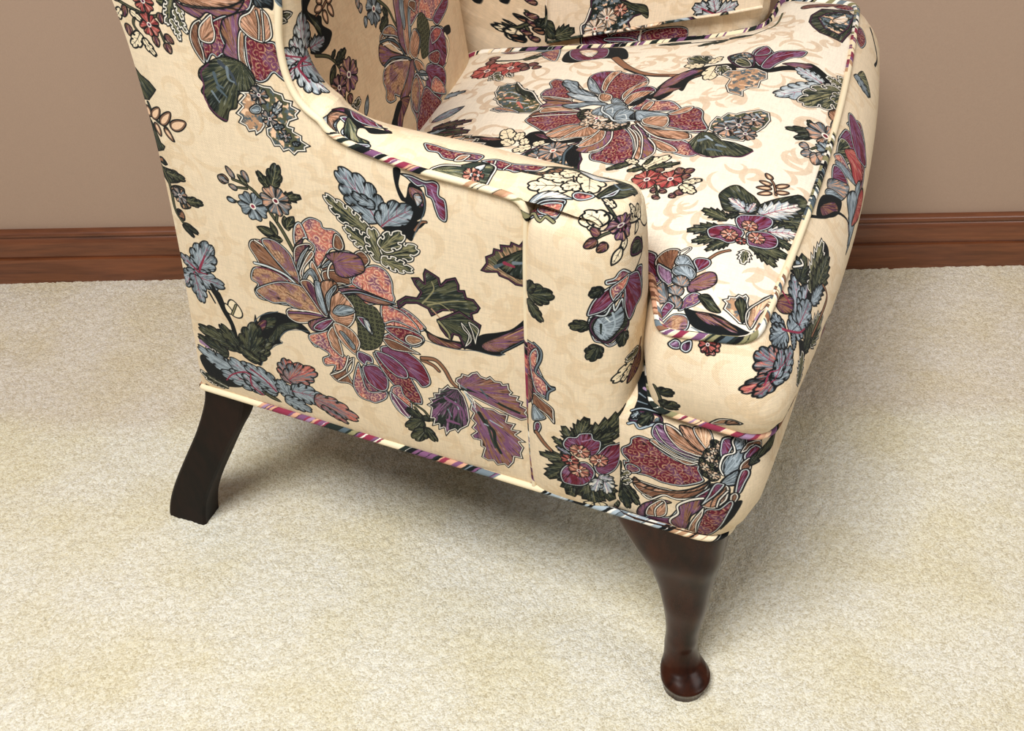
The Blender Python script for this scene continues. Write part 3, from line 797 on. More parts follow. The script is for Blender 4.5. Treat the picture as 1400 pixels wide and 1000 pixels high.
def bake(name, lines, tone, tone2, seed):
    node, w, h = IMAGES['cloth_' + name]; c = Cloth(w, h, tone, tone2, seed)
    for ln in lines: draw(c, ln)
    # the cloth is woven: fine slubs along warp and weft vary every colour a little
    Y, X = np.mgrid[0:c.H, 0:c.W]
    f = 1 + .05 * (nlook(X * .5, Y * .06) - .5) + .05 * (nlook(X * .06 + 99, Y * .5) - .5) + .05 * (nlook(X * .9, Y * .9) - .5)
    a = np.clip(c.a * f[..., None], 0, 1)
    img = bpy.data.images.new('cloth_' + name, c.W, c.H); px = np.ones((c.H, c.W, 4), np.float32); px[..., :3] = a
    img.pixels.foreach_set(px.ravel()); img.pack(); node.image = img
DESIGN = {}
DESIGN['side'] = '''
S O 19.8 .3 K 259,4742 413,4700 578,4656 723,4637 929,4722 1056,4867
S O 14.5 .3 K 578,4656 495,4525 563,4425 635,4342
S O 14.2 .3 K 723,4637 767,4533 792,4424
F fr 109.0 18 5 P 668,4761
F fr 111.9 37 5 P 671,4555
B bp 34.3 458,4679 393,4564
B bp 43.9 426,4507 405,4393
B bp 43.4 369,4696 354,4766
B bp 34.8 811,4685 811,4589
B bp 36.3 700,4463 708,4360
B bp 35.6 812,4493 885,4425
B bp 39.6 800,4417 830,4324
L tw oak 3 .3 0 384,4627 279,4517
L tl oak 3 .32 .1 542,4454 408,4310
L tl oak 3 .28 -.1 568,4410 656,4279
L tl oak 2 .35 .1 494,4638 592,4579
L ld saw 4 .3 .1 815,4795 938,4754
L lw oak 4 .26 .1 964,4852 859,4598
L lw oak 4 .24 .1 911,4655 961,4469
L lw oak 4 .25 -.1 971,4744 1055,4554
L lw oak 4 .25 -.1 1029,4862 1038,4662
P px 1713,4877 1654,4823 1573,4750 1470,4656 1367,4576 1295,4564 1257,4700 1344,4776 1494,4846 1653,4974 1754,5002
P pA 991,4887 1721,4998 1679,4948 1586,4890 1477,4843 1320,4818 1145,4805 1044,4822
P pN 983,4855 1039,4803 1141,4792 1317,4805 1494,4842 1585,4883 1668,4931 1590,4829 1478,4769 1388,4744 1291,4770 1207,4707 1124,4724 1061,4752 1017,4783
P px 1329,4711 1479,4774 1392,4612 1416,4489 1429,4386 1366,4416 1303,4372 1256,4396 1183,4309 1165,4461 1220,4615
P pn 1162,4297 1112,4353 1072,4444 1069,4540 1122,4645 1205,4699 1213,4661 1171,4559 1164,4493 1177,4398
P pT 1175,4503 1158,4556 1186,4640 1261,4716 1333,4766 1330,4680 1335,4603 1307,4526 1252,4493
P pN 1503,4370 1431,4395 1369,4433 1413,4536 1388,4612 1426,4727 1513,4780 1657,4839 1702,4822 1631,4712 1579,4658 1564,4529
P pt 1583,4208 1546,4284 1507,4392 1529,4556 1572,4665 1618,4632 1581,4420 1621,4230
P px 1618,4632 1754,4596 1868,4591 1882,4441 1903,4267 1853,4295 1810,4323 1742,4249 1670,4219 1615,4246 1591,4340 1584,4436
P pT 1767,4581 1674,4601 1609,4647 1572,4704 1600,4785 1689,4840 1752,4912 1807,4880 1856,4817 1863,4709 1845,4629
S W 7.8 0 K 1755,4852 1758,4745 1732,4609
S W 7.7 0 K 1803,4857 1791,4732 1773,4598
P pg 1751,4987 1904,5001 1897,4881 1856,4893 1777,4885 1745,4919
P ld 1530,4379 1616,4295 1627,4215 1570,4139 1441,4064 1396,3935 1315,3892 1262,3776 1175,3801 1108,3876 1101,3962 1060,4022 1106,4101 1069,4161 1092,4233 1171,4298 1285,4369 1398,4405
S S 45.1 .5 1314,4341 1402,4258 1435,4164
S T 35.4 .5 1235,4227 1249,4129 1297,4104
S t 31.2 .5 1376,4303 1372,4203 1420,4178
S T 35.9 .6 1241,4093 1316,4022
S t 25.4 .5 1176,4046 1228,3953
S P 14.1 0 1199,4304 1107,4219 1100,4150 1102,4083 1080,3992 1118,3878 1195,3806 1264,3785
Q lh 1584,4124 1439,4098 1496,4074 1417,3991 1456,3964 1376,3879 1425,3854 1385,3793 1454,3772 1472,3722 1540,3746 1540,3701 1604,3750 1651,3812 1658,3952 1778,4057 1759,4154 1661,4171
Q lz 1634,4208 1699,4194 1766,4196 1793,4158 1864,4143 1875,4096 1946,4088 1934,4046 2007,4016 1967,3970 1981,3940 1900,3902 1877,3856 1936,3850 1923,3814 1997,3785 1992,3741 2070,3704 2018,3677 2022,3643 1941,3626 1899,3582 1852,3625 1793,3595 1765,3642 1709,3630 1684,3696 1653,3725 1657,3796 1706,3823 1673,3938 1601,4026 1652,4120
F fs 89.7 19 4 P 1640,4101
F fs 81.0 49 4 P 1709,3893
F fs 60.4 11 4 P 1836,3754
P pS 1525,3952 1598,4009 1646,3984 1618,3927 1544,3913
L lc oak 3 .3 0 1762,3954 1838,4066
L lb oak 3 .3 0 1739,3813 1832,3848
L lb oak 3 .3 0 1897,3688 1970,3711
Q ld 292,4132 361,4081 409,4026 440,4018 496,3990 555,3927 515,3880 431,3792 346,3774 338,3881
S B 25.5 .5 311,3997 319,3892
S g 17.3 0 K 407,3757 450,3606 564,3548 615,3431
B tn 44.2 368,3606 383,3721
B tn 43.9 414,3603 536,3742
B tn 42.5 505,3567 657,3729
B tn 53.1 620,3563 809,3666
B tn 35.1 436,3564 464,3433
B tn 33.6 540,3541 612,3421
Q ld 342,3663 402,3534 414,3463 440,3358 483,3334 453,3286 368,3245 354,3309
B bg 27.5 369,3177 451,3130
Q ld 375,3081 495,3085 618,3055 618,3015 526,2956 394,2908 356,2975
S O 23.7 .2 K 330,3148 385,3014 414,2870 401,2617 460,2497 558,2421
L ld oak 3 .3 0 412,3033 623,3026
B bg 31.5 365,3176 428,3115
P lt 499,2918 593,2914 583,2807 624,2714 506,2666 488,2775 413,2800 426,2874
F fs 97.0 37 5 P 517,2811
L ld oak 3 .32 0 593,2775 773,2802
B bn 44.8 449,2637 485,2514
L lo oak 2 .3 .1 482,2468 623,2415
L lo oak 2 .25 0 460,2460 561,2358
S O 26.6 .4 K 1722,2522 1651,2698 1589,2820 1500,2968 1408,3096 1304,3153 1193,3175
S O 15.3 .4 K 1329,3109 1192,3092
S O 15.7 .4 K 1304,2900 1160,2940
S O 17.3 .3 K 1589,2820 1617,2930 1626,3034
P pA 1099,3205 1032,3169 1045,3114 1093,3100 1147,3156
B fs 30.6 1212,3188 1146,3303
B fs 33.5 1317,3296 1360,3183
B fs 34.5 1032,3169 1141,3129
B fs 31.0 1222,3074 1135,3103
B lb 28.1 1085,2946 1174,2926
L ld plain 3 .2 0 1256,3240 1351,3140
L ld oak 3 .28 0 1585,3164 1484,3319
L ld oak 3 .32 0 1606,3194 1696,3433
L ld saw 3 .3 0 1703,3103 1896,3159
F fb 159.6 56 5 m 1358,2923
F fs 161.9 44 5 M 1621,3049
L ld plain 3 .26 0 1575,2642 1357,2697
L ld plain 3 .22 0 1569,2658 1519,2802
L ld plain 3 .3 0 1621,2619 1477,2615
L ld plain 3 .28 0 1701,2746 1686,2905
L ld plain 3 .26 0 1689,2778 1787,2923
L lb oak 4 .36 0 m 508,1928 737,2312
L lb oak 4 .36 0 m 508,1928 306,2038
L lb oak 4 .34 0 m 423,1836 792,1828
L lb oak 4 .34 0 m 458,1890 261,1644
L lb oak 4 .32 0 m 447,1846 450,1503
S m 25.1 .4 503,1906 453,1947 382,1995
S m 24.9 .5 530,1936 652,2153
S m 20.9 .5 503,1906 621,1910
S K 25.1 .2 584,1677 631,1550
P ps 1849,2854 1954,2958 2064,2944 2087,2882 2184,2891 2257,2842 2282,2729 2240,2648 2137,2655 2032,2484 1952,2389 1917,2487 1956,2640 1870,2722
P pn 2193,2842 2254,2824 2277,2727 2234,2664 2158,2695
P pR 1867,2704 1758,2586 1741,2687 1781,2836 1852,2872 1901,2713
P pN 1847,2681 1751,2495 1740,2581 1812,2671
P pP 1839,2519 1702,2186 1707,2428 1749,2583 1893,2658 1936,2617
P pS 1904,2626 1812,2458 1735,2290 1730,2362 1795,2507 1867,2598
P pT 1940,2530 1812,2349 1773,2208 1741,2273 1830,2463 1915,2585
P pn 2132,2618 2317,2686 2459,2602 2442,2527 2299,2397 2182,2382 2016,2371 1987,2399 2034,2502
P pS 2086,2517 2261,2618 2414,2555 2375,2500 2218,2536 2004,2404
P pn 1999,2366 2173,2434 2296,2378 2285,2284 2185,2273 2099,2248 2015,2242
S W 12.5 0 K 2101,2267 2060,2329 2095,2466 2209,2586
P pn 1684,2181 1497,2201 1327,2225 1261,2337 1219,2435 1253,2517 1337,2549 1436,2532 1564,2387 1664,2269
S W 14.5 0 K 1299,2530 1408,2470 1547,2290 1692,2127
S m 9.0 0 1353,2545 1459,2466 1583,2301 1710,2132
P pb 1710,2132 1547,2290 1448,2409 1382,2517 1393,2574 1483,2599 1579,2572 1681,2475 1712,2357 1735,2234
P pb 1817,1935 1623,2125 1431,2219 1253,2203 1184,2126 1164,2024 1228,1985 1173,1890 1210,1803 1336,1803 1461,1803 1626,1836
P pN 1823,1976 1659,2136 1464,2210 1361,2217 1264,2263 1368,2256 1537,2231 1698,2167 1829,2016
S w 22.4 0 K 1244,2248 1401,2247 1600,2194 1763,2034 1835,1941
S m 9.4 0 1253,2203 1429,2209 1593,2154 1742,2009
P pT 1966,2020 1942,2202 1889,2297 1871,2402 1914,2469 1964,2356 1994,2217
P pS 1939,2182 1856,2082 1895,2225 1853,2287 1785,2174 1779,2247 1882,2369 1938,2293
P pT 1963,2000 1954,2111 1994,2217 2088,2291 2111,2214 2060,2086
P ps 2128,2219 2287,2303 2465,2444 2534,2337 2598,2171 2256,2051 2130,2107
P pn 2128,2219 2266,2260 2438,2199 2563,2142 2269,2149 2138,2166
L lb oak 5 .34 -.12 m 2649,3076 2314,3520
L lb oak 4 .40 .1 m 2681,3046 2997,3292
L lb oak 3 .3 .1 - 2638,3243 2434,3323
P dk 2833,3650 2900,3647 2880,3512 2911,3432 2943,3405 2983,3550 3083,3521 3130,3412 3106,3264 3033,3191 3120,3213 3082,3148 3008,3072 2966,2965 2864,3016 2740,3004 2709,3053 2925,3127 3005,3294 2940,3351 2890,3375 2846,3504
P br 2982,3516 3099,3491 3112,3391 3075,3329 3010,3385 2971,3446
P bs 3013,3438 3064,3467 3096,3405 3042,3339
S N 25.6 .5 K 3009,3091 3067,3181 3120,3203
S T 9.2 0 2986,3009 3109,3319 3099,3491
P pm 2900,3614 3000,3618 3116,3593 3198,3609 3249,3581 3249,3491 3307,3453 3320,3316 3300,3248 3242,3270 3211,3344 3181,3442 3132,3465 3116,3545 3049,3531 2950,3592
S v 13.3 .5 3183,3526 3246,3370
S T 8.2 .5 2950,3600 3117,3554
L lw oak 5 .24 .1 o 2556,2957 2156,3238
L lw oak 5 .3 0 o 2625,2737 2311,2952
L lw oak 4 .36 0 o 2652,2644 2579,3001
L lw oak 4 .34 0 o 2660,2727 3013,2900
L lw oak 4 .3 0 o 2637,2680 2950,2644
L lw oak 3 .34 0 o 2649,2804 2882,3021
P ps 2437,2523 2575,2602 2682,2570 2736,2461 2733,2334 2745,2252 2682,2179 2532,2189 2408,2261 2302,2338
P pn 2358,2645 2441,2728 2510,2686 2520,2608 2396,2490
P ps 2739,2185 2867,2157 2989,2062 3019,1960 2668,1829 2592,2031 2660,2140
P pN 2152,2208 2333,2271 2520,2251 2721,2202 2642,2156 2400,2194 2203,2157
P pN 2133,2500 2065,2564 2149,2629 2286,2666 2415,2660 2461,2571 2442,2482 2268,2370 2155,2380
P pA 1866,1595 1949,1740 1900,1954 1969,2153 2066,2291 2123,2286 2129,2179 2201,2135 2273,2090 2299,1987 2264,1863 2187,1723 2023,1694
P pS 1983,1980 2085,2144 2177,2106 2122,1977 2032,1905
P pS 2074,1918 2209,2049 2299,1987 2171,1902 2054,1774
Q lp 2762,2235 2862,2328 2973,2339 3014,2414 2965,2484 2935,2558 3008,2578 3059,2531 3057,2633 3079,2695 3156,2660 3207,2633 3220,2555 3277,2632 3367,2677 3398,2604 3395,2542 3448,2556 3463,2478 3532,2476 3590,2397 3562,2337 3508,2301 3523,2219 3484,2143 3447,2110 3395,2139 3330,2293 3221,2261 3106,2163 3075,2240 2968,2273 2855,2241 2773,2151
S o 15.9 .5 3044,2317 3225,2326 3397,2183
S o 18.0 .5 3024,2290 3144,2472 3133,2572
S o 17.9 .4 3078,2284 3300,2390 3461,2435
S n 16.0 .3 3112,2251 3213,2129 3278,1971
Q lq 4016,2721 3922,2729 3859,2778 3778,2801 3762,2837 3662,2814 3612,2821 3665,2913 3659,2979 3725,3023 3735,3083 3799,3077 3792,3133 3879,3140 3888,3179 3957,3152 4002,3221 4035,3150 4044,2713
P ld 4002,3090 3894,3057 3764,2936 3860,2838 4001,2818
S T 39.5 .5 3747,2893 3829,2949
S m 39.0 .4 3829,2949 3908,2924
S t 38.4 .4 3909,2963 4002,2975
P dk 722,1718 765,1518 808,1311 802,1082 759,1041 759,1294 704,1448 655,1624 612,1727
S K 47.8 .2 649,1787 710,1571 790,1330 802,1082
B tl 82.2 880,1435 854,1667
B tl 38.8 808,1459 759,1588
S o 14.5 0 K 820,1463 896,1610
P dk 1736,1552 1645,1630 1488,1685 1316,1664 1192,1576 1128,1470 1114,1562 1059,1398 989,1274 918,1098 980,859 1041,828 1118,988 1269,1196 1379,1259 1354,1301 1442,1429 1586,1526 1728,1501
P bo 1088,1383 1207,1545 1367,1598 1320,1461 1171,1362 1061,1249
P bp 1059,1348 1179,1511 1243,1509 1171,1362
P bo 1370,1503 1559,1613 1634,1567 1447,1455 1331,1293 1193,1144 1100,1008 1034,1010 1191,1244
S T 9.6 0 1059,1398 1110,1488 1218,1596 1406,1693
S T 9.2 0 1734,1540 1583,1513 1444,1442 1356,1314 1381,1272 1267,1182 1136,1020 1041,828
L lo oak 4 .3 0 K 783,998 321,1098
L lo oak 4 .3 0 K 839,940 635,1250
L lo oak 4 .3 .1 K 888,853 1209,1225
L lo oak 4 .3 0 K 900,910 1094,1409
L ld oak 4 .26 0 o 1028,877 783,998
L lo oak 4 .3 0 K 632,837 268,946
L lO oak 4 .3 0 K 553,701 340,824
S v 61.6 .5 275,872 368,837
P dk 217,658 495,758 603,611 720,427 621,325 372,284 198,487
L lw oak 4 .25 0 o 429,242 140,374
L lo oak 4 .25 0 W 485,266 220,363
L lb oak 5 .24 .05 B 759,587 219,765
L lb oak 5 .28 0 m 1078,481 483,508
L lb oak 5 .34 .1 m 1171,488 638,760
L lb oak 4 .3 -.1 m 951,337 759,587
L lb oak 4 .38 0 m 1196,498 844,756
S m 23.8 .4 860,625 770,633 606,529 502,400
S m 27.1 .3 1146,478 1021,630 881,715
S m 26.1 .3 951,337 841,445 857,609
L lr oak 4 .42 0 m 1368,678 1391,1034
L lr oak 4 .36 .1 m 1355,728 1708,992
L lb oak 4 .45 0 S 1316,428 1235,683
L lb oak 4 .42 0 m 1368,566 1750,602
L lb oak 4 .4 0 S 1241,397 1539,321
L lr oak 4 .34 0 m 1632,556 2111,428
L lr oak 4 .2 0 m 1704,468 1975,288
L ld plain 3 .15 0 1172,304 943,396
P pb 1988,1799 1632,1801 1514,1833 1382,1791 1262,1823 1196,1917 1478,2094 1726,2125 1830,2023 1935,1920
P pt 1988,1799 1775,1801 1591,1800 1508,1738 1523,1649 1643,1617 1842,1706
S p 18.2 0 K 1536,1724 1752,1782 1938,1806
S W 11.3 0 1587,1775 1799,1820 1980,1820
P pN 1762,1585 1756,1678 1914,1775 1998,1802 1942,1691 1843,1576
P pm 2058,1798 1909,1609 1794,1596 1838,1681 1975,1783
P pR 1945,1574 1809,1358 1733,1406 1771,1516 1884,1577
P ps 2065,1707 1987,1443 2080,1376 2149,1276 2058,1066 1929,1046 1967,1162 1856,1123 1839,1219 1925,1298 1849,1347 1733,1406 1728,1501 1886,1590 1977,1655
P pT 2095,1332 1980,1391 1951,1479 1948,1599 2044,1701
P pn 2219,1350 2109,1136 2199,882 2104,953 1975,932 1902,1010 1955,1081 2069,1147 2131,1295
S W 12.1 0 K 1902,1010 2069,1147 2148,1350
S W 12.1 0 K 1979,960 2152,1151 2209,1346
P px 2255,1313 2275,1143 2280,859 2396,795 2511,891 2544,1008 2423,1016 2332,1113
P ps 2228,786 2173,846 2152,997 2255,1313 2279,1094 2330,930 2523,1000 2522,895 2395,780 2311,776
P pm 2302,1279 2459,1333 2565,1194 2547,1035 2459,977 2344,1040 2296,1151
P px 2438,1497 2556,1487 2673,1478 2798,1349 2913,1088 2922,962 2860,939 2738,921 2670,1053 2565,1194 2498,1321
P pm 2528,1598 2729,1663 2932,1563 3017,1422 3036,1281 2942,1199 2870,1274 2735,1303 2589,1426
P pm 2461,1528 2637,1514 2782,1393 2791,1272 2671,1256 2542,1361
P ps 2592,1077 2699,1140 2728,1022 2801,944 2790,834 2696,906 2599,949
P pv 2566,1015 2572,887 2639,751 2755,685 2790,834 2717,913 2623,984
S W 9.4 0 2602,976 2669,843 2748,710
S W 9.5 0 2593,894 2661,759 2734,677
P ps 2606,2167 2717,2157 2827,2124 2947,2005 2977,1902 2906,1948 2720,1981 2600,1922 2575,2048
P pR 2564,1750 2648,1823 2762,1812 2869,1731 2824,1646 2689,1650 2576,1684
P px 2596,1875 2792,1935 2977,1902 3009,1821 2906,1719 2738,1759
P pn 2561,1726 2679,1740 2865,1683 2957,1642 2841,1628 2647,1613
P pt 2810,1816 2861,1866 2974,1855 2988,1803 2889,1737 2814,1760
P eg 2195,2089 2323,2193 2429,2115 2540,2082 2598,1898 2556,1678 2464,1553 2320,1505 2296,1641 2302,1852 2197,1956
P pm 2321,1926 2426,1913 2465,1742 2410,1771 2325,1882
P pw 2377,1910 2442,1884 2445,1736 2403,1792
P pT 2019,1809 1998,1939 2038,2086 2149,2185 2238,2124 2302,2010 2285,1869 2211,1754 2128,1728
P pS 2050,1887 2125,2001 2264,2021 2296,1964 2147,1872
P pT 2226,1401 2066,1566 2030,1743 2114,1769 2246,1719 2311,1598 2288,1495
P pS 2215,1471 2097,1647 2139,1661 2242,1528
P pv 2275,1466 2412,1439 2421,1344 2361,1349 2334,1290 2277,1320 2244,1383
P pP 1938,1806 1809,2016 1733,2171 1858,2208 1949,2014 2005,1850
P pS 1980,1820 1900,1954 1900,2220 1975,2199 2004,1986
P pA 2001,1826 1962,2107 1982,2244 2123,2286 2149,2185 2031,2039
P pS 2008,1874 1997,2073 2117,2241 2132,2202 2055,2069
P pN 2186,2174 2348,2244 2556,2240 2721,2202 2623,2151 2432,2138 2323,2193
S B 8.4 0 K 2185,2163 2366,2227 2554,2217 2741,2207
S N 34.5 .3 K 2971,1576 3083,1540 3137,1486
S O 18.8 .3 K 2835,877 2903,742 2927,556
L lo oak 2 .35 0 K 2922,721 2748,818
L lo oak 2 .35 0 K 2901,713 2729,534
L lo oak 2 .35 0 K 2929,585 2782,377
L lo oak 2 .35 0 K 2932,615 3018,447
L lo oak 2 .35 0 K 2903,742 3028,789
P dk 3003,2000 3146,1931 3422,1948 3606,2090 3748,2150 3885,2224 4016,2372 4048,2354 4048,2140 3950,2040 3812,1922 3759,1864 3599,1865 3491,1867 3271,1856 3088,1891
P bp 3055,1948 3200,1903 3384,1914 3362,1839 3177,1827 3068,1862
P br 3603,1978 3851,2174 4016,2287 4015,2136 3882,2027 3778,1925 3636,1898
S T 8.4 0 3010,1844 3195,1822 3380,1833 3527,1866 3706,1861 3812,1900 3778,1914 3882,2005 4031,2138
S n 11.6 .3 3815,2101 3951,2215 4032,2267
Q lp 3159,2135 3385,2308 3592,2195 3571,2102 3481,2054 3493,1924 3418,1856 3370,1999 3316,2005 3294,1931 3240,1960 3190,2034
P lO 3397,2183 3481,2076 3495,1969 3419,1879 3462,2026 3411,2100
P lO 3469,2204 3573,2146 3551,2030 3530,1935 3500,2082
S o 28.2 .4 K 3176,2118 3261,2011 3276,1948
S N 38.7 .3 K 2973,1600 3107,1620 3196,1530 3263,1383 3335,1309
S O 19.0 .2 K 3005,753 2952,841 2915,880 2801,944
Q ln 3336,1321 3330,1380 3302,1396 3314,1448 3363,1488 3375,1528 3440,1525 3479,1573 3535,1603 3570,1554 3625,1547 3663,1582 3707,1536 3770,1542 3787,1511 3841,1537 3849,1467 3883,1427 3857,1397 3944,1392 3926,1340 3978,1325 3961,1274 4029,1234 4003,1180 4046,1111 3959,1074 3834,1119 3724,1163 3614,1203 3503,1241 3428,1266 3392,1303
Q lx 3326,1318 3240,1301 3222,1332 3159,1249 3121,1248 3116,1184 3057,1163 3062,1102 3000,1067 3027,1025 2973,967 3020,945 3004,860 2987,773 3038,792 3008,672 3084,728 3077,643 3141,696 3152,574 3199,663 3262,715 3289,671 3323,738 3407,824 3431,911 3420,1087 3388,1227
Q ln 3392,1303 3462,1177 3438,1068 3475,1030 3442,941 3488,892 3445,811 3492,775 3430,698 3457,653 3536,657 3532,571 3571,559 3530,394 3598,363 3660,390 3696,328 3779,382 3816,336 3878,447 3889,532 3972,525 3955,603 3982,688 3938,759 4001,770 3902,855 3958,920 3867,924 3904,1010 3813,1012 3834,1119 3742,1118 3687,1151 3574,1140 3482,1209
S G 39.2 .3 3374,1322 3488,1335 3599,1322 3690,1277 3781,1229 3942,1171
S p 30.2 .3 3433,1366 3580,1316 3727,1263
S t 21.7 .3 3357,1365 3412,1334
S T 21.4 .3 3564,1384 3635,1284
S B 17.4 .3 3392,1303 3461,1152 3513,1043
S G 44.4 .3 3533,1050 3604,919 3678,840 3692,686 3746,542
S p 44.0 .3 3573,1114 3681,945 3791,824 3825,675
S g 26.7 .3 3606,972 3655,727 3690,604
S B 17.7 .3 3644,985 3774,923
S B 17.9 .3 3585,913 3623,900
S W 13.1 .3 3392,1303 3474,1231 3497,1114
S G 36.3 .2 3128,1061 3230,1148 3285,1091
S G 32.7 .3 3092,839 3145,752
S t 22.4 .3 3173,1153 3227,1096
S B 17.9 .3 3287,1117 3320,1027
S t 18.2 .3 3201,984 3234,892
S p 40.3 .4 3191,1134 3341,1060 3374,943
S p 41.9 .4 3190,822 3308,813
'''
DESIGN['wing'] = '''
L lO plain 3 .28 -0 K 1047,108 1043,258
L lO plain 3 .26 -0 K 1040,108 984,204
L lO plain 3 .2 -0 K 1053,108 1092,167
P dk 1109,393 1054,529 985,474 833,660 731,697 669,717 529,871 448,898 457,739 494,667 543,795 813,557 933,440
L lw saw 5 .4 -0 m 647,418 801,554
L lB saw 4 .4 -0 m 612,433 524,862
L lB oak 4 .34 -0.05 m 656,360 981,379
L lB oak 3 .4 -0 m 598,328 812,246
L lB oak 4 .42 -0 m 562,290 745,135
L lB oak 4 .36 -0 m 582,279 505,133
L lB oak 5 .36 0.1 m 593,284 223,433
L lb oak 4 .4 -0 m 575,318 328,649
S m 15.2 .5 705,152 635,280 579,363 570,462
S m 30.1 .4 589,371 569,252 440,282 387,296
S m 12.6 .4 563,154 563,249 411,596
P pv 1172,33 1184,111 1110,114 1113,39
P pS 1194,47 1211,88 1034,108 808,121 777,77 974,50
P pm 842,-26 826,84 684,101 581,-8 578,-97
'''
DESIGN['arm'] = '''
P fp 3010,266 2935,410 2809,548 2711,581 2520,397 2455,406 2541,412 2704,334 2731,275 2871,353 2966,287
P dk 2935,410 2812,429 2704,334 2580,375 2465,397 2454,374 2595,290 2677,311 2750,282 2883,320
P pm 2918,522 2768,592 2592,431 2511,438 2611,380 2743,349 2851,377
P pw 3017,129 3004,216 3002,257 2955,322 2900,346 2901,204 2830,143 2900,138 2959,128
P pA 3005,197 2983,284 2904,353 2867,334 2913,267 2920,187 2863,151 2933,139
P pv 2922,278 2862,339 2782,258 2781,158 2833,172 2840,253
P lg 2862,339 2739,289 2695,207 2579,201 2583,153 2720,148 2813,186
P pp 2798,163 2692,147 2570,182 2555,151 2703,102
P px 2156,416 2071,441 1889,429 1644,479 1641,370 1694,338 1788,311 1872,289 1939,292 1999,337 2090,329
P pT 1834,294 1807,390 1731,431 1754,324
P px 1620,382 1510,472 1355,478 1112,567 1138,452 1226,410 1307,348 1373,351 1456,328 1549,368
S W 10.3 0 K 1512,443 1496,330 1488,116
S W 9.2 0 K 1410,346 1383,449
Q lg 1979,158 1894,212 1757,265 1668,338 1542,385 1491,351 1488,276 1489,122 1593,125 1736,125 1905,114 1974,133
S W 8.9 0 K 1973,127 1979,158 1896,219 1753,257
S W 11.4 0 K 1533,377 1473,339 1479,184 1494,114
P pw 1709,245 1653,267 1621,318 1571,357 1568,282 1619,213 1676,225
F fc 78.5 -119 5 t 1634,201
F fc 52.6 -93 4 t 1580,211
P bg 1322,388 1109,440 1030,593 888,790 862,633 1029,427 1166,386
L tw oak 4 .34 -0 854,346 1141,242
L tw oak 3 .34 -0 841,465 1068,394
L tw oak 3 .36 -0 826,702 934,481
L tw oak 3 .34 -0 740,462 881,314
L tw oak 3 .34 -0 758,690 682,372
L lg oak 4 .25 -0 619,636 865,701
P ld 1112,567 936,726 716,866 595,836 487,725 675,695 882,662
P bo 870,779 718,835 599,858 442,792 363,547 452,568 576,700 693,750
P pw 856,721 687,761 609,721 558,733 661,596
P pw 1119,70 1075,157 1009,218 920,249 793,240 776,226 898,184 1008,136 1064,57
P px 1074,-50 1085,38 1030,119 942,169 817,202 824,106 846,17 971,3
P ps 1022,42 1025,95 935,144 830,168 824,106 850,29 951,22
S o 14.5 0 K 1086,-53 1042,23 976,-24 936,14 849,-10
B pr 48.6 788,260 634,333
P ld 619,319 602,441 546,622 464,774 351,664 429,441 505,354
P pv 605,307 569,385 507,532 517,394
S t 20.4 .3 563,602 492,515 426,657
S O 10.3 .2 K 243,210 390,207 501,243 541,278
L tw oak 3 .3 -0 460,266 569,322
L tw oak 3 .3 -0 366,155 638,86
L tl oak 3 .3 -0 374,119 627,140
L tw oak 3 .3 -0 213,376 355,393
L tw oak 2 .35 -0 177,391 269,502
F ft 117.0 23 5 P 255,215
'''
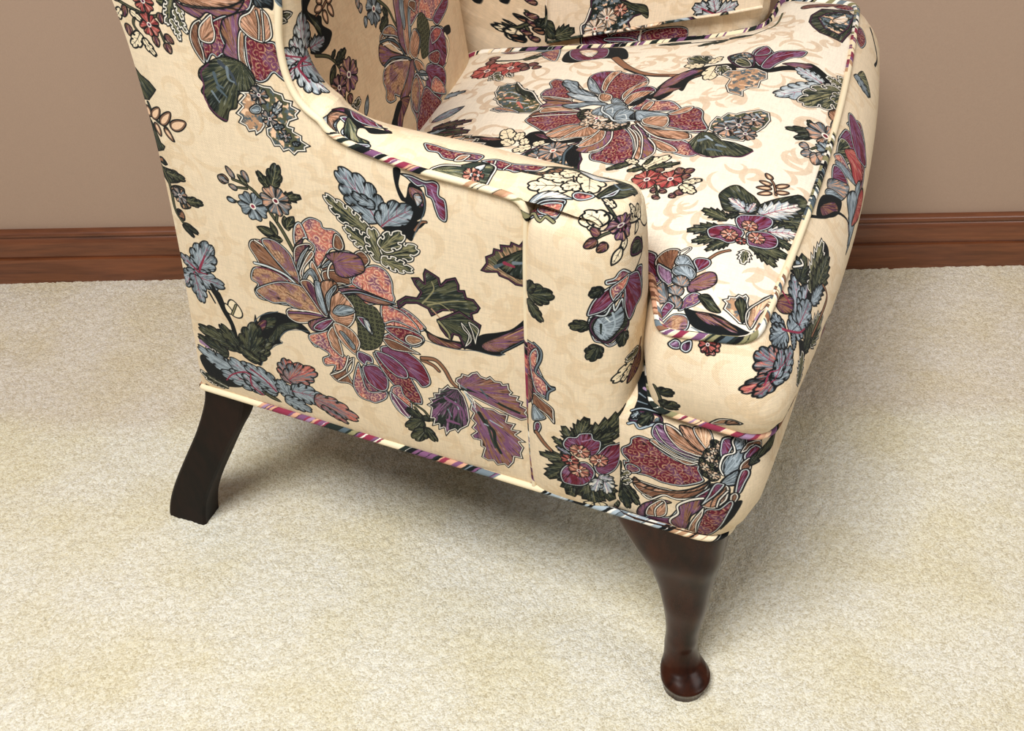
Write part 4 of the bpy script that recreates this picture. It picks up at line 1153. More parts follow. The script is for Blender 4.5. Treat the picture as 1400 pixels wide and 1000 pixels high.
DESIGN['post'] = '''
P bo 2612,3460 2398,3381 2156,3480 1907,3450 1706,3422 1559,3318 1482,3338 1575,3448 2035,3537 2296,3464
L tw oak 3 .34 0 2406,3475 1187,3640
L tw oak 3 .34 0 2492,3643 2658,3190
P pw 96,3419 48,3522 71,3611 460,3650 540,3637 515,3638 209,3631 153,3523 169,3425
P px 211,3323 167,3403 142,3499 145,3600 361,3637 462,3551 493,3443 339,3425
P ps 233,3432 172,3475 211,3571 343,3636 462,3551 482,3456 350,3448
S o 21.7 0 K 189,3295 242,3400 364,3385 377,3441 493,3413
B pr 12.2 636,3638 1174,3641
P ld 1164,3642 1550,3642 1934,3579 1892,3487 1755,3424 1605,3517 1484,3604
P pv 1157,3642 1495,3643 1801,3581 1568,3612
S O 11.6 .2 K 1163,3412 1175,3516 1208,3618 1226,3643
S O 13.1 .2 K 1163,3412 1003,3382 899,3335
S O 13.0 .2 K 1174,3355 1138,3267 1061,3181
S O 11.9 .2 K 1061,3401 970,3474 812,3527
S K 20.2 .2 1450,3159 1450,3027 1263,2913
L tw oak 3 .3 0 1295,3571 1296,3643
L tw oak 3 .3 0 1065,3481 758,3500
L tl oak 3 .3 0 996,3460 802,3577
L tw oak 3 .3 0 1406,3380 1501,3462
L tw oak 2 .35 0 1447,3344 1569,3405
L tl plain 3 .28 0 1197,3308 1132,3201
L tl plain 3 .24 0 1136,3241 1031,3095
L tl plain 3 .24 0 1429,3327 1332,3260
F ft 133.1 28 5 P 1180,3418
F fp 74.9 3 5 P 1182,3432
B bp 42.3 951,3371 870,3431
B bp 39.2 924,3336 809,3256
B bp 40.1 1008,3303 918,3226
L lT plain 2 .3 0 1009,3643 949,3641
P lp 1445,3134 1450,3027 1253,3096 1254,3195 1351,3221
L lo oak 3 .5 0 K 961,2858 851,2792
P pR 1240,2927 1150,3022 1092,3016 1051,2968 976,2947 981,2902 1048,2909 1161,2914
P pm 1238,2899 1113,2876 1009,2824 922,2736 859,2638 818,2522 818,2457 892,2531 968,2611 1019,2669 1098,2759
P pm 1286,2898 1343,2936 1434,2888 1433,2797 1431,2643 1335,2586 1256,2482 1191,2461 1139,2586 1157,2734 1195,2834
P ps 1251,2906 1159,2855 1098,2759 1124,2640 1157,2764 1216,2837
S w 17.0 0 1262,2884 1157,2764 1124,2625 1108,2568
P ps 937,2274 867,2297 827,2423 818,2499 887,2457 1007,2270 1090,2358 1161,2456 1192,2411 1113,2296 1007,2230
P lp 827,2475 869,2558 968,2611 1137,2672 1192,2438 1090,2358 987,2272 887,2325 837,2399
P lb 857,2454 908,2561 1007,2583 1113,2658 1134,2496 1047,2370 967,2300 887,2352
S B 22.4 .5 907,2535 966,2432 946,2354
S B 20.2 .5 1027,2605 1046,2475 1006,2376
S w 17.9 .5 967,2560 1005,2507
S G 22.6 .5 926,2485 926,2380
S w 13.4 0 K 839,2554 869,2583 967,2586 1029,2705 1048,2627 1114,2732 1136,2622 1193,2716
P pm 810,2574 864,2732 973,2857 1095,2909 1115,2781 1029,2705 969,2636 869,2583
P pm 1143,2938 1351,2882 1423,2607 1301,2543 1191,2464 1136,2622 1139,2794
P ps 1013,2878 1200,2955 1166,2854 1071,2771 1030,2730
L lo oak 3 .42 0 K 818,2473 673,2408
L lo oak 3 .42 0 K 907,2247 826,2074
L lo oak 3 .45 0 K 1137,2364 1115,2216
L lo oak 3 .4 0 K 944,2858 845,2779
L tl oak 3 .3 0 1285,1966 1048,1821
L tl oak 3 .3 0 1250,1908 1130,1790
P bp 1253,1878 1400,2014 1466,1788 1312,1715 1193,1721
L lO oak 2 .3 0 K 1374,2007 1173,2020
S N 27.3 0 K 1228,1724 1342,1864 1425,2077
L ld oak 4 .4 0 O 252,2598 516,2711
L ld oak 4 .34 0 O 265,2530 415,2372
L lo oak 2 .4 0 K 252,2624 339,2746
P px 215,1972 331,2067 401,2024 401,1883 354,1740 423,1692 488,1637 541,1632 478,1543 466,1447 377,1457 259,1487
P ps 284,1891 355,2026 389,1962 378,1841 423,1721 467,1626 467,1477 353,1503 299,1700
S t 16.0 0 K 343,2075 405,2027 405,1914 354,1740 423,1692 499,1613 531,1613 478,1543 466,1447
P pn 327,1455 443,1405 517,1352 525,1264 523,1155 461,1231 373,1272 310,1288
P pS 324,1300 396,1256 449,1194 370,1114 306,1097
P pm 332,1056 381,1106 402,1041 365,935 328,924
S N 39.8 .3 K 354,943 428,829 488,766
P bp 209,1560 315,1625 311,1351 205,1250
L ld saw 6 .22 0 o 757,960 1208,1429
L ld saw 5 .26 0 o 757,960 1139,1222
L ld saw 5 .26 0 o 720,1010 811,1346
L ld saw 4 .3 0 o 697,936 605,1164
L ld saw 4 .3 0 o 654,852 507,973
L ld saw 4 .3 0 o 648,717 377,662
L ld saw 5 .3 0 o 665,658 428,347
L ld saw 5 .3 0 o 682,599 625,167
L ld saw 5 .28 0 o 798,613 708,215
L ld saw 5 .34 0 o 794,544 848,84
L ld saw 4 .34 0 o 880,530 1020,199
L lo saw 4 .34 0 K 862,1051 1063,1164
L lb saw 4 .3 0 v 651,785 533,857
P pm 753,878 634,842 587,917 632,1035 703,1066 744,1128 845,1156 863,1082 928,1057 911,929 829,820
P pm 843,692 851,825 969,993 1059,1010 1132,978 1084,710 975,600 884,598
P pm 706,711 604,628 548,496 563,358 632,343 732,375 812,481 851,626 785,741
P pm 629,741 595,657 614,633 686,702
S v 15.1 .4 737,952 660,985
S v 14.9 .4 760,1025 841,1079
F fc 91.4 34 6 M 734,880
F fr 83.1 47 5 K 644,715
F fc 92.1 42 6 M 898,792
F fc 92.9 66 6 M 713,596
L lc oak 4 .36 0 v 916,567 983,315
L lc oak 3 .4 0 v 882,564 1018,528
L lc oak 3 .36 0 v 880,530 830,339
S B 29.6 .2 1135,1070 1219,1195
L tw oak 2 .4 0 825,135 759,-25
L tl oak 2 .4 0 874,153 930,-26
'''
DESIGN['rail'] = '''
P dk 1203,1389 1225,1492 1232,1624 1154,1893 1304,2004 1398,1768 1476,1582 1493,1464 1430,1414 1281,1379
P ly 1218,1396 1243,1482 1311,1517 1478,1520 1511,1454 1412,1424 1280,1399
S B 10.4 0 K 1211,1488 1305,1538 1473,1541
S B 21.5 0 K 1206,1348 1265,1383 1315,1329 1416,1410 1511,1454
S t 15.7 .5 1229,1676 1301,1647
S v 28.6 .5 1254,1738 1359,1702
S t 14.0 .4 1243,1592 1337,1588
L lo oak 3 .4 0 - 1404,1513 1311,1391
L lb oak 3 .4 0 - 1286,1494 1226,1431
P px 1919,1092 1957,1039 1976,990 1896,882 1759,748 1598,697 1453,723 1325,712 1228,715 1188,835 1235,856 1175,920 1163,1004 1237,1091 1248,1172 1322,1235 1431,1227 1481,1183 1547,1125 1677,1075 1805,1093 1912,1150
B px 64.7 1209,753 1369,778
P pp 1918,1211 1799,1153 1669,1158 1540,1209 1476,1246 1432,1314 1444,1419 1495,1457 1579,1428 1655,1301 1754,1246 1882,1245
P pT 1938,1187 1808,1073 1677,1075 1547,1125 1451,1171 1423,1224 1476,1246 1542,1188 1671,1138 1830,1164 1933,1221
P pT 1927,1254 1821,1225 1710,1223 1609,1302 1533,1430 1553,1466 1649,1449 1737,1403 1821,1345 1934,1312
P pA 1934,1312 1840,1315 1756,1371 1677,1458 1683,1491 1788,1497 1863,1452 1957,1363
P pa 1959,1347 1890,1401 1813,1462 1798,1516 1911,1561 1996,1492 1981,1393
S W 12.6 0 K 1433,1206 1546,1146 1690,1105 1895,1159
S W 8.3 0 K 1465,1391 1535,1271 1682,1187 1902,1218
S K 7.3 0 1539,1462 1655,1301 1925,1270
S K 7.3 0 1691,1463 1821,1345 1934,1312
P sd 1904,1202 1925,1270 1943,1354 1981,1393 1973,1453 1998,1478 2042,1481 2035,1419 2106,1361 2089,1254 2082,1166 2079,1083 2038,1039 1997,1048 1955,1058 1924,1117
F fw 52.0 39 5 y 1989,1289
F fw 42.2 60 5 y 2066,1260
F fw 48.0 51 5 y 1963,1168
F fw 51.4 78 5 y 2041,1123
F fw 57.5 47 6 n 2080,1435
F fw 39.4 26 5 y 2013,1372
P pm 2088,1524 2181,1543 2153,1419 2097,1308 2062,1412
P pS 2164,1453 2166,1526 2238,1589 2324,1571 2276,1471 2244,1398 2189,1391
P pS 2105,1159 2089,1254 2118,1350 2190,1423 2258,1411 2248,1331 2206,1228 2165,1154
S W 11.2 0 K 2105,1159 2079,1233 2106,1361 2180,1406 2176,1513 2254,1588
S B 9.4 .4 2219,1545 2249,1509 2218,1452
S B 8.2 .4 2147,1304 2178,1357 2185,1277
P lb 2094,1031 2127,1148 2193,1230 2204,1157 2189,1060 2135,1029
P pm 2310,1524 2369,1548 2564,1459 2652,1359 2474,1385 2342,1438 2271,1440
P pn 2229,1401 2296,1478 2415,1439 2463,1375 2412,1346 2339,1423 2256,1395
P pm 2246,1315 2265,1392 2372,1416 2426,1332 2338,1317 2281,1252
P pn 2206,1228 2224,1289 2282,1335 2305,1289 2272,1206 2232,1202
P pm 2184,979 2202,1196 2255,1228 2273,1167 2248,1059 2223,949 2195,941
P pn 2170,774 2160,913 2194,961 2215,913 2203,824 2180,775
P bo 2271,1273 2316,1333 2406,1333 2548,1291 2711,1242 2616,1183 2456,1244 2351,1270 2363,1243 2294,1243
P pm 2918,1475 3010,1415 2947,1344 2693,1384 2644,1469 2820,1457
S O 27.9 0 K 3136,1410 2943,1306 2619,1222
S N 23.2 0 K 3080,1417 2905,1340 2732,1369
P pn 2028,1010 1990,853 1914,712 1808,586 1695,527 1613,516 1539,434 1457,444 1391,460 1321,523 1298,630 1444,627 1604,630 1765,683 1930,868 2003,990
P pA 2024,1048 1967,941 1842,768 1686,628 1527,594 1397,605 1312,660 1302,562 1368,557 1515,542 1688,605 1846,724 1984,912
S W 15.6 0 K 1408,445 1492,412 1612,528 1743,548 1900,687 2013,894 2052,1006
S K 9.6 0 1331,622 1494,603 1686,628 1873,793 2026,1029
P pm 1460,77 1494,169 1686,242 1772,422 1988,874 2082,1044 2001,720 1791,175 1611,81
P pN 1444,103 1379,72 1375,210 1448,343 1602,452 1700,470 1638,409 1529,357 1471,256
P pT 1559,176 1461,165 1469,280 1527,380 1602,463 1654,419 1666,279 1623,206
S W 11.6 0 K 1613,421 1550,294 1558,188
P pN 1841,104 1762,83 1708,177 1718,259 1778,351 1752,458 1857,614 1983,775 2006,674 1962,532 1908,404 1888,216
S W 18.5 0 K 1861,134 1759,92 1706,201 1778,351 1768,470 1887,651 1997,776
P pT 2008,651 1978,674 2010,776 2069,934 2115,1035 2155,1013 2153,869 2132,789 2088,690
S W 9.6 0 K 2097,721 2107,853 2148,971
S K 6.5 0 2055,691 2066,822 2118,986
P px 1987,55 1974,254 2003,545 2036,651 2109,705 2164,847 2196,803 2178,596 2154,365 2101,179
P pT 1898,61 1902,257 1964,507 2008,651 2012,526 1977,322 1979,80
P pm 2052,1006 2092,1051 2125,1027 2027,742 1980,651 2019,832
L lo oak 4 .25 0 K 1207,519 1370,282
L lo oak 4 .25 0 K 1193,465 1276,188
L lO oak 3 .3 0 K 1142,489 1283,601
L lO oak 3 .3 0 K 1137,582 1261,707
L lo oak 3 .3 0 K 1163,403 1137,582
P ld 1100,659 1157,822 1178,739 1140,536 1112,428
P ld 1122,238 1190,221 1160,96 1127,50
P dk 2183,648 2203,824 2240,828 2235,704 2189,435 2159,331
'''
DESIGN['seat'] = '''
P px 5671,779 5657,1019 5788,1385 5727,1587 5797,1454 5695,1212 5530,952
P lb 5671,860 5847,1179 5751,1547 5546,1458 5815,969
P pR 5476,1365 5648,1425 5759,1545 5203,1685 5210,1570
P dk 5199,1743 5687,1716 5902,1935 5732,2354 5164,2576 5218,2310 5179,2102 5085,1909
P pm 5440,1761 5717,1713 5924,1845 5755,2160 5401,2277 5226,2235 5157,1998 5247,1859
P fw 5586,1849 5669,1957 5558,2103 5290,2106 5359,1974
S G 51.0 .4 5219,850 5238,1176 5410,1310 5648,1425
F fr 208.9 87 6 P 4957,851
F fr 209.0 24 6 P 4962,1160
B bp 85.0 5322,871 5341,744
B bp 76.8 5214,872 5197,739
B bp 75.3 5048,1244 5017,1351
B bp 75.5 5066,1352 5057,1488
B bp 72.0 4924,1307 4917,1423
B bp 60.7 4962,1445 4956,1560
L lw oak 3 .3 -0 - 4887,1033 4659,1004
L lw oak 3 .3 -0 - 4810,1023 4626,1150
L lw oak 3 .3 -0 - 4817,1174 4700,1274
L ld oak 3 .3 -0 - 5233,1236 5401,1410
Q lz 3903,1917 4013,1862 4053,1813 4145,1790 4187,1731 4282,1698 4269,1649 4350,1584 4335,1553 4457,1482 4443,1441 4545,1395 4495,1348 4525,1281 4474,1244 4465,1191 4349,1206 4314,1191 4192,1256 4121,1245 4074,1309 3996,1347 3914,1432 3893,1332 3843,1314 3773,1449 3775,1591 3730,1713 3719,1858 3799,1917
P ld 4506,1400 4376,1520 4249,1655 4091,1782 4059,1740 4183,1588 4307,1471
P pb 3802,1492 3856,1346 3919,1394 3864,1559 3747,1707
S B 26.9 .4 4251,1345 4278,1408 4187,1551
S B 26.2 .4 4053,1454 3999,1618 3952,1741
S B 25.1 .4 3847,1743 3910,1827
S r 42.3 .4 4132,1407 4120,1502
S r 41.2 .4 4001,1599 3850,1706
S W 16.4 0 K 4523,1412 4335,1553 4246,1693 4014,1844 3902,1935
L lb saw 4 .22 -0 - 4395,384 4446,759
L lb plain 4 .22 -0 m 3727,615 4029,917
L lp saw 5 .2 -0 m 3554,709 3628,1161
L lp saw 5 .24 -0 m 3434,666 3369,1227
L lb saw 4 .2 -0 - 3350,628 3497,902
P dk 3235,1263 3251,1398 3206,1556 3199,1663 3130,1791 3094,1940 3032,2062 3032,2179 3061,2284 3049,2452 3065,2625 3151,2614 3108,2433 3117,2315 3301,2137 3290,2006 3215,1965 3037,1859 2981,1743 3021,1557 3092,1425
P bp 3217,1429 3183,1669 3136,1686 3149,1491
P bp 3258,2051 3239,2192 3148,2255 3163,2167
L lO saw 4 .25 -0 K 3208,876 3153,1436
L tn saw 5 .22 -0 K 3241,751 3057,1474
L lh saw 5 .22 -0 K 3146,866 2925,1679
S T 24.9 0 K 3113,1026 3056,1193 2943,1379
L tw oak 2 .45 -0 3160,1797 3354,1692
L tw oak 2 .45 -0 3125,1912 3279,1891
L tw oak 2 .45 -0 3036,1876 3133,1739
L tw oak 2 .45 -0 3032,2029 3153,1969
L tw oak 2 .45 -0 3032,2112 3090,2225
L tw oak 3 .4 -0 3003,2106 2917,1936
Q ly 3065,2625 2811,2719 2730,2760 2626,2761 2549,2785 2556,2611 2616,2433 2659,2354 2648,2229 2683,2020 2736,1984 2833,2032 2918,2102 3003,2188 3032,2294 2991,2471
L lb saw 5 .3 -0 - 2805,2370 2670,2041
F fs 168.3 73 6 r 2782,2280
F fs 171.7 21 6 r 2914,2382
P dk 2821,2541 2985,2553 3007,2642 2840,2695 2627,2745 2631,2650
S T 24.4 0 K 2634,2586 2849,2532 2984,2570
P dk 3915,3264 3954,3186 3882,3135 3710,3007 3851,3039 4069,3121 4301,3204 4585,3348 4687,3501 4692,3879 4524,3946 4509,3745 4455,3586 4353,3488 4124,3471 4171,3392 4024,3341
P br 3991,3176 4260,3214 4457,3342 4640,3511 4529,3621 4395,3478 4205,3436 4099,3323
P br 4640,3511 4687,3674 4612,3878 4530,3741 4494,3594
S N 83.6 .2 K 5217,2413 4911,2611 4687,2819 4567,3067 4535,3395
S K 30.7 .2 4808,2639 4584,2919 4531,3219
P px 4508,2008 4581,1869 4473,1827 4342,1890 4285,1832 4147,1831 4074,2035 4045,2230 4029,2401 4164,2230 4333,2083
P pn 4006,2243 4074,2035 4146,1841 4045,1894 3976,2067 3931,2230
P pN 3941,2336 3991,2136 4033,1898 3964,1959 3874,1914 3825,2116 3848,2329
S W 13.8 0 K 4126,1848 4093,2028 4025,2237
P pm 4080,2603 4181,2447 4362,2328 4587,2270 4720,2306 4773,2423 4728,2549 4544,2563 4333,2531
P pS 4126,2554 4229,2396 4451,2301 4609,2282 4485,2375 4255,2498
P px 3941,2822 4078,2622 4292,2524 4553,2505 4722,2588 4656,2717 4612,2875 4465,3003 4316,3023 4164,2921 4055,2826
P pT 4202,2587 4252,2517 4512,2479 4735,2509 4740,2620 4584,2589 4369,2576
P pm 3785,2935 3903,2832 4094,2833 4243,2935 4271,3070 4184,3163 4067,3157 3961,3045 3855,2968
P pT 3938,2858 4057,2807 4213,2836 4366,2939 4421,3014 4295,3029 4203,2928 4050,2880
P pT 3820,2943 3900,2868 4087,2906 4154,3029 4125,3160 4032,3114 3963,3009
P pR 3710,3007 3815,3031 3957,3098 3916,3212 3913,3368 3832,3472 3682,3557 3662,3429 3669,3190
P pT 3705,3112 3811,3119 3900,3165 3880,3222 3773,3215 3669,3173
P px 3595,3412 3686,3523 3718,3698 3625,3800 3458,3837 3232,3935 3176,3804 3286,3586 3364,3436
P pT 3594,3429 3686,3523 3747,3592 3737,3677 3638,3650 3581,3548
P pR 3241,3318 3139,3492 3061,3704 2903,3898 2786,3940 2733,3844 2830,3632 2993,3431
P pT 3117,3367 3046,3515 2915,3675 2825,3713 2835,3568 2963,3439
P pA 3435,3116 3433,3201 3336,3294 3267,3460 3250,3626 3147,3779 3056,3784 3066,3639 3124,3496 3210,3343
S W 14.1 0 K 3418,3154 3241,3302 3111,3466 3050,3642 3071,3781 3148,3771
S W 13.9 0 K 3336,3310 3279,3490 3227,3729 3232,3919
P pT 3368,3218 3466,3175 3532,3243 3582,3348 3524,3462 3357,3503 3300,3435 3336,3310
P pN 3370,3100 3304,3235 3056,3383 2902,3471 2786,3469 2723,3390 2766,3329 2996,3251
P px 3280,2921 3307,3049 3117,3185 2880,3266 2684,3287 2616,3209 2631,3075 2675,2963 2719,2850 2834,2815 2888,2900 3004,2933 3124,2949
P pT 3338,3057 3241,3202 3056,3301 2822,3363 2711,3361 2739,3288 2938,3250 3117,3185
S W 11.7 0 K 3338,3075 3178,3202 2966,3275 2739,3288
S W 11.7 0 K 3369,3134 3147,3277 2822,3355
S W 13.5 0 K 3117,3350 2962,3456 2814,3478 2722,3406
P pN 3253,2843 3248,2930 3063,2966 2918,2891 2850,2777 2886,2647 2960,2641 3105,2734
P pT 3305,2777 3268,2856 3097,2872 2982,2771 2960,2641 3080,2638
S W 14.0 0 K 3248,2930 3093,2958 2946,2916 2864,2790
P pT 3434,2582 3359,2692 3305,2777 3167,2715 3148,2548 3131,2379 3170,2278 3230,2329 3314,2461
P pA 3454,2540 3397,2628 3308,2533 3191,2412 3170,2278 3234,2185 3332,2242 3424,2355
S W 12.1 0 K 3380,2633 3278,2507 3117,2366
S W 9.8 0 K 3435,2564 3338,2382 3218,2208
S W 11.8 0 K 3289,2782 3136,2724 2991,2614
P px 3613,2491 3439,2527 3424,2355 3348,2254 3301,2144 3407,2000 3517,1870 3589,1844 3726,1927 3751,2141 3698,2376
S W 15.6 0 K 3638,1902 3663,2096 3675,2419
P pN 3689,2450 3712,2190 3687,1977 3641,1863 3729,1889 3831,2003 3858,2198 3806,2378
P pT 3726,2439 3747,2233 3724,1965 3851,1978 3858,2198
P lb 3889,2605 4029,2401 4123,2243 4290,2116 4422,1998 4553,1994 4527,2079 4480,2170 4328,2235 4234,2357 4092,2509
P lB 3926,2612 3946,2444 4044,2268 4167,2136 4206,2180 4108,2395 4049,2540
P lb 3801,2737 3859,2542 3806,2378 3819,2247 3896,2167 3926,2305 3941,2482 3902,2655
S B 16.5 .3 4165,2174 4072,2369 4011,2533
S K 11.5 0 4458,2177 4236,2338 4049,2540
P sd 3728,2420 3772,2497 3700,2660 3655,2779 3506,2960 3436,3065 3338,3075 3277,2990 3268,2856 3362,2656 3472,2535 3621,2427
F fw 148.6 74 7 m 3543,2672
F fw 88.5 34 5 y 3466,2589
F fw 86.4 94 5 y 3387,2753
F fw 85.5 34 5 y 3378,2893
F fw 86.2 72 5 y 3439,2979
F fw 76.4 7 5 y 3675,2562
P pT 3923,2631 4009,2552 4129,2535 4139,2605 4069,2697 3952,2712
P pS 3873,2752 3990,2719 3982,2793 3784,2953 3788,2881
B pS 182.1 3843,2690 3616,2825
B pS 152.3 3695,2715 3676,2982
B pS 161.3 3545,2863 3603,3088
B pg 112.4 3638,3061 3532,3226
P lb 3672,3069 3686,3186 3632,3369 3576,3450 3499,3302 3467,3141
P pT 3400,3226 3499,3183 3565,3285 3560,3437 3423,3487 3315,3448 3352,3339
S w 20.7 0 K 3808,2664 3698,2688 3584,2800 3477,2882 3471,3004 3468,3107
S w 12.7 0 3730,2722 3761,2784 3652,2815
S w 12.3 0 3577,2906 3608,2966 3504,3012 3506,2960
S O 19.1 .3 K 2711,3280 2572,3414 2398,3585 2331,3756 2345,3904
S O 16.2 .3 K 2398,3585 2189,3670 2040,3724
L ld oak 3 .22 -0 o 2656,3295 2550,3082
L tw oak 3 .35 -0 2656,3359 2711,3231
L ld oak 3 .3 -0 o 2570,3446 2522,3300
L tw oak 3 .34 -0 2570,3446 2743,3654
L ld saw 4 .22 -0 o 2537,3502 2622,3792
L ld oak 3 .24 -0 o 2623,3448 2756,3493
F fr 157.5 78 6 P 2365,3532
F fr 147.6 41 6 P 2350,3767
B bp 52.9 2427,3854 2539,3797
B bp 53.1 2454,3879 2506,3965
B bp 52.5 2373,3867 2398,3952
B bp 49.6 2550,3640 2475,3596
B bp 50.8 2189,3670 2170,3614
B bp 50.5 2181,3763 2137,3714
B bp 50.1 2147,3862 2091,3950
B bp 50.0 2089,3711 2044,3677
B bp 45.9 2098,3874 2055,3825
L tl oak 3 .3 -0 2267,3908 2316,4069
L tl oak 3 .3 -0 2242,3899 2106,4050
P dk 4223,3168 3855,3091 3812,2957 4116,3122 4448,3237 4672,3407 4747,3612 4762,3802 4740,3950 4796,4132 4681,4274 4801,4423 4869,4558 5010,4708 4879,4902 4711,5052 4655,4886 4771,4672 4722,4485 4570,4270 4624,3972 4599,3739 4466,3526 4207,3416
P br 4221,3193 4504,3273 4668,3433 4629,3588 4483,3450 4269,3328
P br 4853,4415 4945,4546 4976,4738 4820,4664 4834,4491
P pm 4899,4064 5080,4056 5213,4155 5078,4278 4908,4283 4705,4197 4743,4142
P pm 4705,4197 5078,4278 5211,4453 5267,4619 5111,4594 5026,4484 4832,4369 4665,4301
P pm 4955,4078 5213,4155 5123,4245 4997,4218
S v 14.5 .3 4980,4319 5180,4508
L lO oak 3 .4 -0 K 4814,3598 5080,3368
L tw oak 3 .36 -0 K 4761,3560 4810,3352
L tw oak 3 .36 -0 K 4807,3624 4978,3711
L tw oak 3 .36 -0 K 4720,3714 4383,3688
L lw oak 3 .36 -0 K 4711,3764 4470,3860
Q lh 4579,4292 4430,4319 4352,4262 4199,4266 4163,4178 4071,4126 3953,4149 3983,4050 4038,3970 4196,3915 4354,3931 4476,3812 4581,3862 4567,3983 4636,4161
P ly 4683,4128 4619,4021 4750,3877 4956,3789 5032,3871 5030,3992 4899,4088
P lO 4677,4105 4846,4026 4889,3922 4776,3896 4648,4015
L lB oak 5 .34 -0 m 4655,4886 4825,4578
L lB oak 5 .28 -0.1 m 4585,4896 4139,4466
L lw oak 4 .34 -0 K 4770,5146 4831,4909
L lw oak 4 .34 -0 K 4726,5152 4563,4899
L lw oak 4 .32 -0 K 4662,5136 4108,4754
L lw oak 3 .36 -0 K 4794,5168 4962,5042
L lO oak 3 .36 -0 K 4664,5186 4402,5047
Q lp 6528,5017 6620,4922 6541,4796 6458,4621 6227,4524 6028,4527 5908,4597 5809,4689 5780,4823 5745,4958 5923,4987 6169,5036
Q ly 6585,5010 6543,4877 6367,4687 6194,4607 5950,4721 5910,4909 6163,4982
P fw 6243,4784 6456,4889 6389,4952 6206,4895 6175,4820
P px 6742,4722 6818,4893 6796,5011 6620,4922 6584,4764
P bp 6531,4380 6733,4638 6818,4893 6579,4710 6443,4443
Q lz 3244,3933 3376,3927 3510,3966 3485,4015 3576,4064 3574,4155 3641,4211 3706,4313 3756,4372 3732,4469 3590,4507 3441,4477 3331,4430 3215,4363 3091,4321 3078,4234 3076,4102 3199,3987
F fs 151.9 41 5 P 3275,4126
F fs 133.8 18 5 P 3373,4219
F fs 123.3 66 5 P 3536,4345
F fs 119.3 67 5 P 3237,4314
S B 31.2 .4 3394,4079 3439,4160
S B 30.0 .4 3251,4244 3215,4206
S B 25.0 .4 3651,4346 3586,4404
Q ld 3203,3876 3177,3992 3037,4110 3039,4242 2992,4429 2959,4446 2818,4354 2782,4208 2708,4094 2786,3947 2870,3841 2996,3790
S t 48.7 .4 3033,3892 3072,3971
S B 30.6 .4 3115,3939 3029,4024
S t 41.3 .4 2947,4085 2932,4176
S T 41.5 .4 2865,4016 2843,4152
S P 15.2 0 2975,3795 2807,3899 2724,4047 2775,4210 2818,4354 2959,4446
S K 41.7 .2 5687,2867 5651,3142 5664,3428 5617,3691 5669,3783
L ld oak 3 .25 -0 - 5687,3214 5694,2852
L ld oak 3 .3 -0 - 5596,3543 5485,3360
L ld oak 3 .3 -0 - 5633,3663 5502,3535
L ld oak 3 .25 -0 - 5676,3681 5681,3931
S O 31.9 .2 5681,3931 5972,4137 6449,4166
L ld oak 3 .25 -0 - 3628,4925 3532,4688
L ld oak 3 .3 -0 - 3662,4967 3813,4872
L ld oak 3 .25 -0 - 3586,4955 3405,4801
F fs 211.9 27 5 M 3678,5072
P pA 4043,5151 4036,5065 4147,5036 4260,5093 4210,5175
P fs 3947,5189 3891,5100 4034,5102 4090,5193
S O 17.8 .2 K 3533,5178 3437,5050 3320,4975
S O 17.8 .2 K 3528,5132 3234,5059
B fs 64.8 3342,4949 3311,4851
B fs 64.0 3266,5007 3156,4900
B fs 64.2 3306,5048 3088,5037
B fs 64.3 3349,5088 3207,5111
F fb 129.7 33 5 W 3443,5133
B fb 54.0 3615,5094 3572,5173
S N 13.4 .2 K 2356,4788 2515,4738 2622,4653
B tn 32.9 2572,4705 2652,4637
B tn 32.6 2486,4721 2499,4601
B tn 32.4 2435,4731 2382,4592
B tn 32.2 2367,4744 2284,4622
B tn 32.5 2474,4767 2582,4877
B tn 32.2 2390,4782 2463,4898
L ld saw 5 .34 -0 o 1793,4441 1869,4192
L ld saw 5 .3 -0 o 1636,4406 1569,4121
L ld saw 5 .3 -0 o 1506,4435 1429,4197
L ld saw 5 .3 -0 o 1479,4508 1315,4346
P ld 1978,4660 1920,4465 1916,4380 2041,4318 2150,4286 2297,4351 2344,4430 2279,4531 2225,4612 2111,4687
P ld 2002,4708 2103,4671 2182,4708 2291,4793 2416,4913 2504,5007 2450,5081 2311,5096 2216,5058 2222,5130 2141,5107 2105,4969 2002,4812
L ld saw 5 .36 -0 o 1968,4853 2159,5158
L ld saw 5 .36 -0 o 1845,4841 1975,5118
L ld saw 5 .34 -0 o 1717,4866 1686,5080
L lw saw 4 .34 -0 o 1422,4687 1223,4694
L ld saw 5 .34 -0 o 1495,4773 1347,4969
L ld saw 4 .34 -0 o 1512,4702 1551,5052
L lo saw 4 .34 -0 K 1912,4519 1813,4419
L lc saw 5 .36 -0 m 1975,4592 2127,4387
L lc saw 4 .34 -0 m 1975,4592 2141,4628
L lc saw 6 .30 -0 m 1975,4713 2330,5019
L lc saw 5 .30 -0 m 1775,4820 1923,5091
P pm 1643,4625 1512,4584 1453,4513 1475,4425 1489,4339 1585,4292 1639,4322 1689,4395 1726,4489 1707,4578
P pm 1702,4630 1700,4562 1819,4504 1906,4537 1942,4616 1973,4679 1997,4778 1959,4837 1871,4837 1782,4785 1707,4697
P pm 1599,4651 1684,4651 1752,4756 1768,4856 1727,4924 1623,4935 1536,4866 1507,4770 1505,4687
P fr 1558,4625 1550,4576 1487,4590 1495,4638 1548,4661
S v 10.6 .4 1699,4495 1608,4480
S v 10.7 .4 1906,4692 1837,4671
F fc 83.6 53 6 M 1582,4499
F fc 80.4 29 6 M 1782,4648
F fc 83.1 38 6 M 1635,4738
F fr 53.8 39 5 K 1532,4617
S N 24.0 .2 K 1204,4404 1289,4466 1359,4550
P pm 1292,3792 1353,3792 1302,3907 1197,3935 1088,3981 955,4031 950,3937 1014,3870
S K 15.3 .3 1056,3893 1047,3976
S K 16.4 .3 978,3904 998,3989
